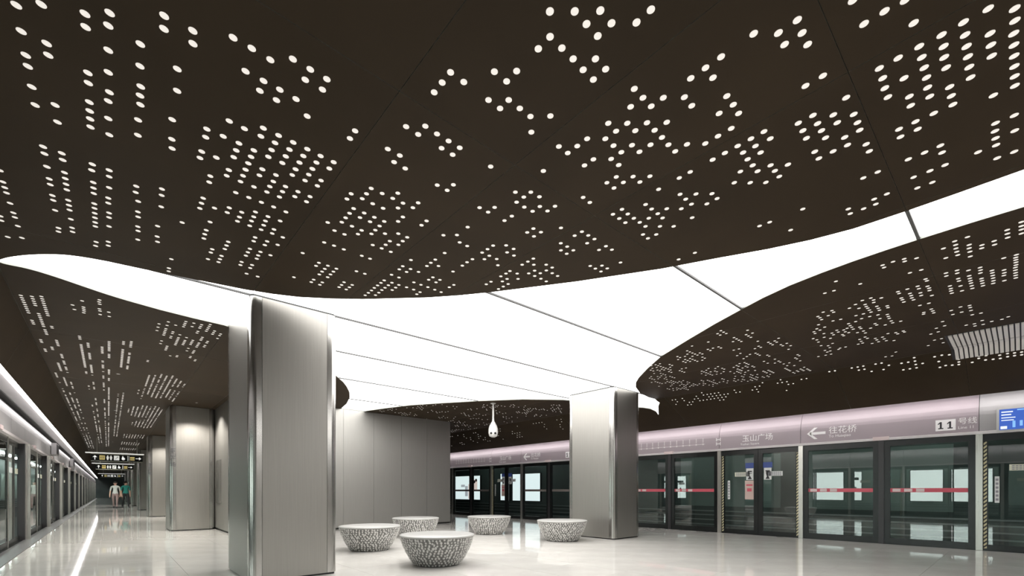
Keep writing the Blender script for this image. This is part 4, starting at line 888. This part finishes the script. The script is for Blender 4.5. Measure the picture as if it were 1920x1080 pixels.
for (xy, rz, lab) in STOOLS:
    t = tag(empty('round_stool', (xy[0], xy[1], 0)), lab, 'stool', 'round mosaic stools'); t.rotation_euler.z = rz
    link('shell', sh, t); link('seat_top', tp, t)
    tag(link('mosaic_relief', rl, t), 'small white mosaic chips set in grey', kind='stuff')

# ================================================================ LIGHT BOXES ACROSS THE TRACKS
def light_box(xw, s, y0, y1, z0, z1, m, label, art=None, cat='light box'):
    t = tag(empty('light_box', (xw, (y0 + y1) / 2, z0)), label, cat, 'light boxes across the tracks')
    o = Vector(t.location)
    def bx(name, m_, d0, d1, a0, a1, b0, b1):
        mb = MB(); mb.box(xw - s*d0 - o.x, xw - s*d1 - o.x, a0 - o.y, a1 - o.y, b0 - o.z, b1 - o.z); return build(mb, name, m_, t)
    f = 0.03
    bx('housing', M['black'], 0.0, 0.09, y0, y1, z0, z1)
    bx('face', m, 0.0905, 0.095, y0 + f, y1 - f, z0 + f, z1 - f)
    if art == 'figures':
        for (p, q, r, w, mm) in ((.10, .62, .16, .46, 'boxart'), (.30, .30, .12, .60, 'boxart'), (.44, .40, .10, .42, 'boxgrey'), (.55, .78, .14, .10, 'boxgrey')):
            W, H = y1 - y0, z1 - z0
            bx('poster_print', M[mm], 0.0955, 0.098, y0 + W*p, y0 + W*(p + r), z0 + H*(q - .25), z0 + H*min(.95, q - .25 + w))
        for (p, q) in ((.14, .80), (.20, .74), (.28, .82)):
            W, H = y1 - y0, z1 - z0
            b = MB(); b.lathe([(0.09, 0), (0.09, 0.004)], 16); me = b.mesh('poster_print', M['ink']); me.transform(Matrix.Rotation(-PI/2*s, 4, 'Y'))
            link('poster_print', me, t, (-s*0.098, y0 + W*p - o.y, z0 + H*q - o.z))
    if art == 'label':
        W, H = y1 - y0, z1 - z0
        bx('dark_label', M['ink'], 0.0955, 0.098, y0 + W*.25, y0 + W*.82, z0 + H*.70, z0 + H*.79)
        b = MB(); b.lathe([(0.06, 0), (0.06, 0.004)], 14); me = b.mesh('dark_mark', M['ink']); me.transform(Matrix.Rotation(-PI/2*s, 4, 'Y'))
        link('dark_mark', me, t, (-s*0.098, y0 + W*.52 - o.y, z0 + H*.44 - o.z))
    return t
light_box(16.19, 1, 20.9, 23.65, 0.55, 2.0, M['boxlight'], 'lit poster box with pink figures seen through the glass beside the metal clad wall', 'figures')
light_box(16.19, 1, 18.35, 19.1, 0.55, 2.05, M['boxlight'], 'narrow lit white panel with a dark label behind the far glass', 'label')
light_box(16.19, 1, 16.0, 18.1, 0.55, 2.0, M['boxlight'], 'blank lit white box behind the far glass left of the right steel column')
for (y0, y1, lab, art) in ((0.92, 2.36, 'first of the bright white boxes across the left track, nearest the camera', None),
                           (2.57, 3.81, 'second of the bright white boxes across the left track, mirrored in the right glass', None),
                           (5.73, 6.30, 'narrow bright white box across the left track, mirrored in the right glass', 'label'),
                           (6.53, 8.09, 'bright white box across the left track next to the narrow one', None),
                           (15.6, 16.4, 'nearer of two labelled white panels across the left track, mirrored beside the right column', 'label'),
                           (16.75, 17.55, 'farther of two labelled white panels across the left track, mirrored beside the right column', 'label')):
    light_box(-6.05, -1, y0, y1, 0.56, 2.14, M['boxleft'], lab, art)

# ================================================================ HEADER LETTERING
XF = XR - 0.0025
def arrow_left(par, y, z, L):      # points towards +Y on the right hand wall
    b = MB()
    x0, x1 = XF, XF + 0.002
    def poly(p): n = len(p); b.add([(x0, a, c) for a, c in p] + [(x1, a, c) for a, c in p], [tuple(range(n)), tuple(range(n, 2*n))[::-1]] + [(i, n+i, n+(i+1) % n, (i+1) % n) for i in range(n)])
    w = L * .16
    poly([(y - L, z - w/2), (y - L, z + w/2), (y - w, z + w/2), (y - w, z - w/2)])
    poly([(y, z), (y - L*.40, z + L*.36), (y - L*.58, z + L*.36), (y - L*.20, z)])
    poly([(y, z), (y - L*.20, z), (y - L*.58, z - L*.36), (y - L*.40, z - L*.36)])
    return build(b, 'arrow_sign', M['white'], par)
for dy in (0.0, 2 * PITCH):
    arrow_left(wall_r, 3.31 + dy, 2.40, 0.36)
    text('destination_name', '往花桥', 0.17, M['white'], wall_r, (XF, 2.89 + dy, 2.43), ROT_RIGHT)
    text('destination_name', 'To Huaqiao', 0.085, M['white'], wall_r, (XF, 2.89 + dy, 2.31), ROT_RIGHT)
    box('line_badge', M['white'], wall_r, XF - 0.001, XF + 0.002, 0.86 + dy, 1.14 + dy, 2.25, 2.46)
    b = MB(); f0, f1 = XF - 0.0025, XF - 0.0011      # the figures 1 1 with flag and foot
    for yc in (1.065 + dy, 0.935 + dy):
        b.box(f0, f1, yc - 0.014, yc + 0.014, 2.29, 2.42); b.box(f0, f1, yc - 0.036, yc + 0.036, 2.285, 2.305)
        P = [(yc + 0.010, 2.42), (yc + 0.042, 2.388), (yc + 0.042, 2.366), (yc + 0.010, 2.392)]
        b.add([(f0, y, z) for y, z in P] + [(f1, y, z) for y, z in P], [(0,1,2,3),(7,6,5,4),(0,4,5,1),(1,5,6,2),(2,6,7,3),(3,7,4,0)])
    build(b, 'line_number', M['ink'], wall_r)
    text('line_name', '号线', 0.13, M['white'], wall_r, (XF, 0.83 + dy, 2.40), ROT_RIGHT)
    text('line_name', 'Line 11', 0.075, M['white'], wall_r, (XF, 0.83 + dy, 2.285), ROT_RIGHT)
    text('station_name', '玉山广场', 0.18, M['white'], wall_r, (XF, 4.74 + dy, 2.40), ROT_RIGHT)
    text('station_name', 'Yushan Square', 0.075, M['white'], wall_r, (XF, 4.78 + dy, 2.27), ROT_RIGHT)
    b = MB()                                          # station emblem: two open boxes one over the other
    for z in (2.29, 2.40):
        b.box(XF, XF + 0.002, 5.28 + dy, 5.30 + dy, z, z + 0.085); b.box(XF, XF + 0.002, 5.38 + dy, 5.40 + dy, z, z + 0.085); b.box(XF, XF + 0.002, 5.28 + dy, 5.40 + dy, z + 0.03, z + 0.05)
    build(b, 'header_emblem', M['white'], wall_r)
    b = MB()                                          # route line with stops
    b.box(XF, XF + 0.002, 5.7 + dy, 7.9 + dy, 2.345, 2.357)
    for q in range(12):
        yy = 5.75 + dy + q * 0.19
        b.box(XF - 0.001, XF + 0.002, yy - 0.02, yy + 0.02, 2.33, 2.372)
        for r in range(4): b.box(XF, XF + 0.002, yy - 0.012, yy + 0.012, 2.40 + r*0.03, 2.42 + r*0.03)
    build(b, 'route_map', M['lip'], wall_r)

# ---------------- information screen on the grey header
t = tag(empty('information_screen', (XR, -0.35, 2.37)), 'blue information screen in a white frame on the grey header at the right', 'screen')
def scr(name, m, d0, d1, y0, y1, z0, z1):
    mb = MB(); mb.box(-d1, -d0, y0 + 0.35, y1 + 0.35, z0 - 2.37, z1 - 2.37); return build(mb, name, m, t)
scr('frame', M['offwhite'], 0.0, 0.05, -1.05, 0.33, 2.15, 2.585)
d = scr('display', M['screenblue'], 0.0505, 0.053, -1.02, 0.295, 2.185, 2.55)
for (y0, y1, z0, z1, m) in ((0.13, 0.27, 2.49, 2.51, 'screenwhite'), (0.15, 0.27, 2.44, 2.46, 'screenwhite'), (0.10, 0.27, 2.39, 2.405, 'screenwhite'), (0.12, 0.27, 2.345, 2.36, 'screenwhite'),
                            (0.20, 0.28, 2.20, 2.25, 'screenwhite'), (-0.9, 0.08, 2.515, 2.535, 'screencyan')):
    scr('display_graphic', M[m], 0.0535, 0.0545, y0, y1, z0, z1)
for q in range(9): scr('display_graphic', M['screencyan'], 0.0535, 0.0545, 0.10 - q*0.085, 0.115 - q*0.085 + 0.02, 2.22 + 0.02*(q % 3), 2.335)
mb = MB(); mb.add([(-0.0545, 0.32, 0.03), (-0.0545, 0.0, 0.03), (-0.0545, 0.0, 0.11), (-0.0545, 0.24, 0.11), (-0.053, 0.32, 0.03), (-0.053, 0.0, 0.03), (-0.053, 0.0, 0.11), (-0.053, 0.24, 0.11)],
                 [(0,1,2,3),(7,6,5,4),(0,4,5,1),(1,5,6,2),(2,6,7,3),(3,7,4,0)])
build(mb, 'display_graphic', M['screencyan'], t)
# small screens hung under the left header
for k, yy in enumerate((21.4, 31.0)):
    t = tag(empty('information_screen', (XL + 0.02, yy, 2.45)), ('small dark screen on the left header, nearer of the two', 'small dark screen on the left header, farther of the two')[k], 'screen')
    b = MB(); b.box(0.0, 0.12, -0.5, 0.5, -0.17, 0.2); build(b, 'housing', M['header_grey'], t)
    b = MB(); b.box(0.1205, 0.124, -0.46, 0.46, -0.13, 0.16); build(b, 'display', M['ink'], t)

# ================================================================ CEILING VENT
t = tag(empty('air_vent', (9.9, 0.0, ZC)), 'wide white slatted air vent in the dark ceiling at the right edge', 'air vent')
def ventbox(name, m, x0, x1, y0, y1, h0, h1):
    mb = MB()
    P = [(x0, y0), (x1, y0), (x1, y1), (x0, y1)]
    mb.add([(x - 9.9, y, zceil(x) - ZC - h0) for x, y in P] + [(x - 9.9, y, zceil(x) - ZC - h1) for x, y in P], [(0,1,2,3),(7,6,5,4),(0,4,5,1),(1,5,6,2),(2,6,7,3),(3,7,4,0)])
    return build(mb, name, m, t)
for (xa, xb) in ((9.42, 10.20), (10.23, 10.40)):
    ventbox('vent_backing', M['ink'], xa, xb, -1.6, 0.80, -0.001, 0.003)
ventbox('vent_backing', M['ink'], 10.40, 10.66, -1.6, 0.80, -0.001, 0.003)
ys = 0.76
while ys > -1.55:
    ventbox('slat', M['vent'], 9.44, 10.19, ys - 0.040, ys, 0.004, 0.022)
    ventbox('slat', M['vent'], 10.24, 10.40, ys - 0.040, ys, 0.004, 0.022)
    ventbox('slat', M['vent'], 10.40, 10.64, ys - 0.040, ys, 0.004, 0.022)
    ys -= 0.0565

# ================================================================ HANGING CAMERA
cx_, cy_ = 7.66, 9.38
t = tag(empty('hanging_camera', (cx_, cy_, ZC)), 'white pear shaped security camera hanging on a pole from the luminous ceiling', 'security camera')
b = MB(); b.lathe([(0.035, -0.50), (0.024, -0.42), (0.022, -0.02)], 16); build(b, 'pole', M['offwhite'], t)
b = MB(); b.lathe([(0.07, -0.02), (0.07, 0.02)], 20); build(b, 'ceiling_mount', M['offwhite'], t)
b = MB(); b.lathe([(0.05, -0.91), (0.105, -0.88), (0.125, -0.80), (0.125, -0.70), (0.105, -0.62), (0.06, -0.53), (0.035, -0.49)], 24); build(b, 'housing', M['offwhite'], t)
dirc = Vector((-cx_, -cy_, 0)).normalized(); side = Vector((-dirc.y, dirc.x, 0))
for s in (-0.45, 0.45):
    dd = (dirc + side * s).normalized(); p = dd * 0.10 + Vector((0, 0, -0.815))
    b = MB(); b.tube(p, p + dd * 0.035, 0.030, 14); build(b, 'lens', M['camglass'], t)
    b = MB(); b.tube(p - dd * 0.02, p + dd * 0.03, 0.040, 14); build(b, 'lens_ring', M['offwhite'], t)

# ================================================================ HANGING DIRECTION SIGNS
def sign(y, label):
    z0, z1, x0, x1 = 2.40, 2.73, -0.57, 1.19
    t = tag(empty('direction_sign', ((x0 + x1) / 2, y, z0)), label, 'sign', 'black hanging direction signs')
    o = Vector(t.location)
    def bx(name, m, a0, a1, b0, b1, c0, c1):
        mb = MB(); mb.box(a0 - o.x, a1 - o.x, b0 - o.y, b1 - o.y, c0 - o.z, c1 - o.z); return build(mb, name, m, t)
    bx('board', M['black'], x0, x1, y, y + 0.14, z0, z1)
    bx('top_rail', M['signwhite'], x0 - 0.18, x1 + 0.05, y - 0.01, y + 0.15, z1 + 0.02, z1 + 0.06)
    bx('border', M['label'], x0, x1, y - 0.004, y, z1 - 0.02, z1)
    bx('border', M['label'], x0, x1, y - 0.004, y, z0, z0 + 0.02)
    for xx in (x0 + 0.2, x1 - 0.2): bx('hanger_rod', M['silver'], xx - 0.012, xx + 0.012, y + 0.06, y + 0.084, z1 + 0.06, ZC)
    F = y - 0.006; zc = (z0 + z1) / 2
    def tri(pts, m='signwhite'):
        n = len(pts); mb = MB(); mb.add([(a - o.x, F - o.y, c - o.z) for a, c in pts] + [(a - o.x, y - o.y, c - o.z) for a, c in pts], [tuple(range(n)), tuple(range(n, 2*n))[::-1]] + [(i, n+i, n+(i+1) % n, (i+1) % n) for i in range(n)])
        build(mb, 'pictogram', M[m], t)
    def rc(a, c, w, h, m='signwhite'): tri([(a - w/2, c - h/2), (a + w/2, c - h/2), (a + w/2, c + h/2), (a - w/2, c + h/2)], m)
    def man(a, c, s=1.0):
        tri([(a + 0.024*s*math.cos(q*PI/4), c + 0.075*s + 0.024*s*math.sin(q*PI/4)) for q in range(8)])
        tri([(a - 0.04*s, c + 0.045*s), (a - 0.035*s, c - 0.02*s), (a - 0.018*s, c - 0.10*s), (a + 0.018*s, c - 0.10*s), (a + 0.035*s, c - 0.02*s), (a + 0.04*s, c + 0.045*s)])
    a = x0 + 0.13                                   # up arrow
    rc(a, zc - 0.03, 0.03, 0.14); tri([(a - 0.075, zc + 0.01), (a + 0.075, zc + 0.01), (a, zc + 0.095)])
    rc(a + 0.24, zc, 0.18, 0.19, 'yellow')
    for q in range(3): tri([(a + 0.17 + q*0.05, zc - 0.05), (a + 0.20 + q*0.05, zc - 0.05), (a + 0.20 + q*0.05, zc + 0.05), (a + 0.17 + q*0.05, zc + 0.05)], 'ink')
    man(a + 0.42, zc); man(a + 0.53, zc)
    a2 = a + 0.72                                   # escalator
    rc(a2, zc, 0.18, 0.20); tri([(a2 - 0.07, zc - 0.07), (a2 - 0.03, zc - 0.07), (a2 + 0.07, zc + 0.05), (a2 + 0.03, zc + 0.07)], 'ink')
    a3 = a + 0.95                                   # wheelchair
    tri([(a3 + 0.06*math.cos(q*PI/6), zc - 0.03 + 0.06*math.sin(q*PI/6)) for q in range(12)]); man(a3 - 0.02, zc + 0.03, 0.7)
    rc(a + 1.10, zc, 0.012, 0.22); rc(a + 1.14, zc, 0.012, 0.22)
    rc(a + 1.26, zc + 0.03, 0.16, 0.08, 'yellow'); rc(a + 1.26, zc - 0.06, 0.16, 0.05, 'yellow')
    a4 = a + 1.48                                   # right arrow
    rc(a4 - 0.03, zc, 0.14, 0.03); tri([(a4 + 0.02, zc - 0.07), (a4 + 0.10, zc), (a4 + 0.02, zc + 0.07)])
sign(27.05, 'nearest black hanging sign with arrows over the left corridor')
sign(37.4, 'second black hanging sign over the left corridor, behind the nearest')
sign(60.0, 'farthest small black hanging sign over the left corridor')

# ================================================================ PEOPLE
def person(x, y, rz, H, shirt, trousers, hair, label, stride):
    t = tag(empty('person', (x, y, 0)), label, 'person'); t.rotation_euler.z = rz
    k = H / 1.70
    J = [((0, 0, .93), .125), ((0, 0, 1.10), .118), ((0, .01, 1.28), .135), ((0, .01, 1.40), .10), ((0, 0, 1.48), .052), ((0, -.01, 1.545), .075), ((0, -.015, 1.62), .085), ((0, -.005, 1.68), .06)]
    E_ = [(0, 1), (1, 2), (2, 3), (3, 4), (4, 5), (5, 6), (6, 7)]
    for s in (-1, 1):
        f = s * stride
        b = len(J)
        J += [((s*.10, 0, .86), .095), ((s*.105, -f*.5 - .02, .48), .062), ((s*.11, -f + (.06 if f < 0 else 0), .09), .042), ((s*.115, -f - .13 + (.06 if f < 0 else 0), .035), .034)]
        E_ += [(0, b), (b, b+1), (b+1, b+2), (b+2, b+3)]
        b = len(J)
        J += [((s*.19, .01, 1.38), .058), ((s*.235, f*.25 + .02, 1.10), .042), ((s*.24, f*.5 - .05, .86), .032), ((s*.235, f*.5 - .08, .77), .030)]
        E_ += [(3, b), (b, b+1), (b+1, b+2), (b+2, b+3)]
        h = b + 3
        for q in range(4):
            c = len(J); J.append(((s*.235 + (q - 1.5)*.004, f*.5 - .115 + q*.022, .69 + .006*abs(q - 1.5)), .009)); E_.append((h, c))
        c = len(J); J.append(((s*.215, f*.5 - .12, .735), .010)); E_.append((h, c))
    me = bpy.data.meshes.new('body'); me.from_pydata([(a*k, b_*k, c*k) for (a, b_, c), _ in J], E_, [])
    o = link('body', me, t)
    o.modifiers.new('skin', 'SKIN'); 
    for v, (_, r) in zip(me.skin_vertices[0].data, J): v.radius = (r*k, r*k)
    me.skin_vertices[0].data[0].use_root = True
    sb = o.modifiers.new('sub', 'SUBSURF'); sb.levels = 2; sb.render_levels = 2
    dg = bpy.context.evaluated_depsgraph_get(); dg.update()
    m2 = bpy.data.meshes.new_from_object(o.evaluated_get(dg)); o.modifiers.clear(); o.data = m2
    m2.materials.clear()
    for m in (shirt, trousers, 'skin', 'ink'): m2.materials.append(M[m])
    zmin = min(v.co.z for v in m2.vertices)
    for v in m2.vertices: v.co.z -= zmin
    for p in m2.polygons:
        c = p.center; z = c.z / k; p.use_smooth = True
        arm = abs(c.x) / k > .165
        if arm: p.material_index = 0 if z > 1.12 else 2
        elif z > 1.45: p.material_index = 2
        elif z > .93: p.material_index = 0
        elif z > .10: p.material_index = 1
        else: p.material_index = 3
    b = MB()
    prof = []
    for q in range(9):
        a = PI/2 * q / 8; prof.append((max(.098*math.cos(a), .002)*k, (1.60 + .105*math.sin(a))*k - zmin*0))
    b.lathe(prof, 20); hm = b.mesh('hair', M[hair]); hm.transform(Matrix.Translation((0, .012*k, .0)))
    link('hair', hm, t)
    for s in (-1, 1):
        b = MB(); b.tube((s*.033*k, -.082*k, 1.60*k), (s*.033*k, -.100*k, 1.60*k), .010*k, 8); build(b, 'eye', M['ink'], t)
        b = MB(); b.box(s*.082*k, s*.098*k, -.01*k, .02*k, 1.565*k, 1.62*k); build(b, 'ear', M['skin'], t)
    b = MB(); b.add([(-.014*k, -.085*k, 1.565*k), (.014*k, -.085*k, 1.565*k), (0, -.118*k, 1.57*k), (0, -.088*k, 1.605*k)], [(0,1,2),(0,2,3),(2,1,3),(0,3,1)]); build(b, 'nose', M['skin'], t)
    b = MB(); b.box(-.022*k, .022*k, -.094*k, -.075*k, 1.533*k, 1.541*k); build(b, 'mouth', M['red'], t)
    return t
person(0.84, 38.6, 0.25, 1.70, 'teal', 'blackcloth', 'hair', 'person in a teal shirt and black trousers walking in the left corridor', .16)
person(0.33, 38.3, -0.15, 1.68, 'paleshirt', 'browncloth', 'hair', 'person in a pale grey shirt and brownish trousers walking in the left corridor', .22)

# ================================================================ DOWNLIGHTS: ONE LIGHTS THE SECOND LEFT COLUMN, THE REST ARE ADDED FILL
k = 0
for (x, y, lab) in ((1.75, 14.55, 'small round downlight in the dark ceiling before the second left column'), (1.75, 23.4, 'small round downlight added as fill before the third left column'),
                    (0.15, 12.0, 'first of the small downlights added to brighten the left corridor'), (0.15, 17.5, 'second of the small downlights added to brighten the left corridor'), (0.15, 23.0, 'third of the small downlights added to brighten the left corridor'),
                    (0.15, 29.0, 'fourth of the small downlights added to brighten the left corridor'), (0.15, 36.0, 'fifth of the small downlights added to brighten the left corridor'), (0.15, 44.0, 'sixth of the small downlights added to brighten the left corridor')):
    t = tag(empty('downlight', (x, y, ZC)), lab, 'downlight', 'corridor downlights')
    b = MB(); b.lathe([(0.030, -0.002), (0.030, 0.004)], 16); build(b, 'lens', M['dot'], t)
    b = MB(); b.lathe([(0.030, -0.001), (0.034, -0.006), (0.038, -0.001)], 16, cap=False); build(b, 'ring', M['darkpost'], t)
    l = bpy.data.lights.new('lamp', 'SPOT'); l.energy = 420; l.spot_size = 2.2; l.spot_blend = 0.6; l.shadow_soft_size = 0.03; l.color = (1, 0.95, 0.88)
    link('lamp', l, t, (0, 0, -0.012))
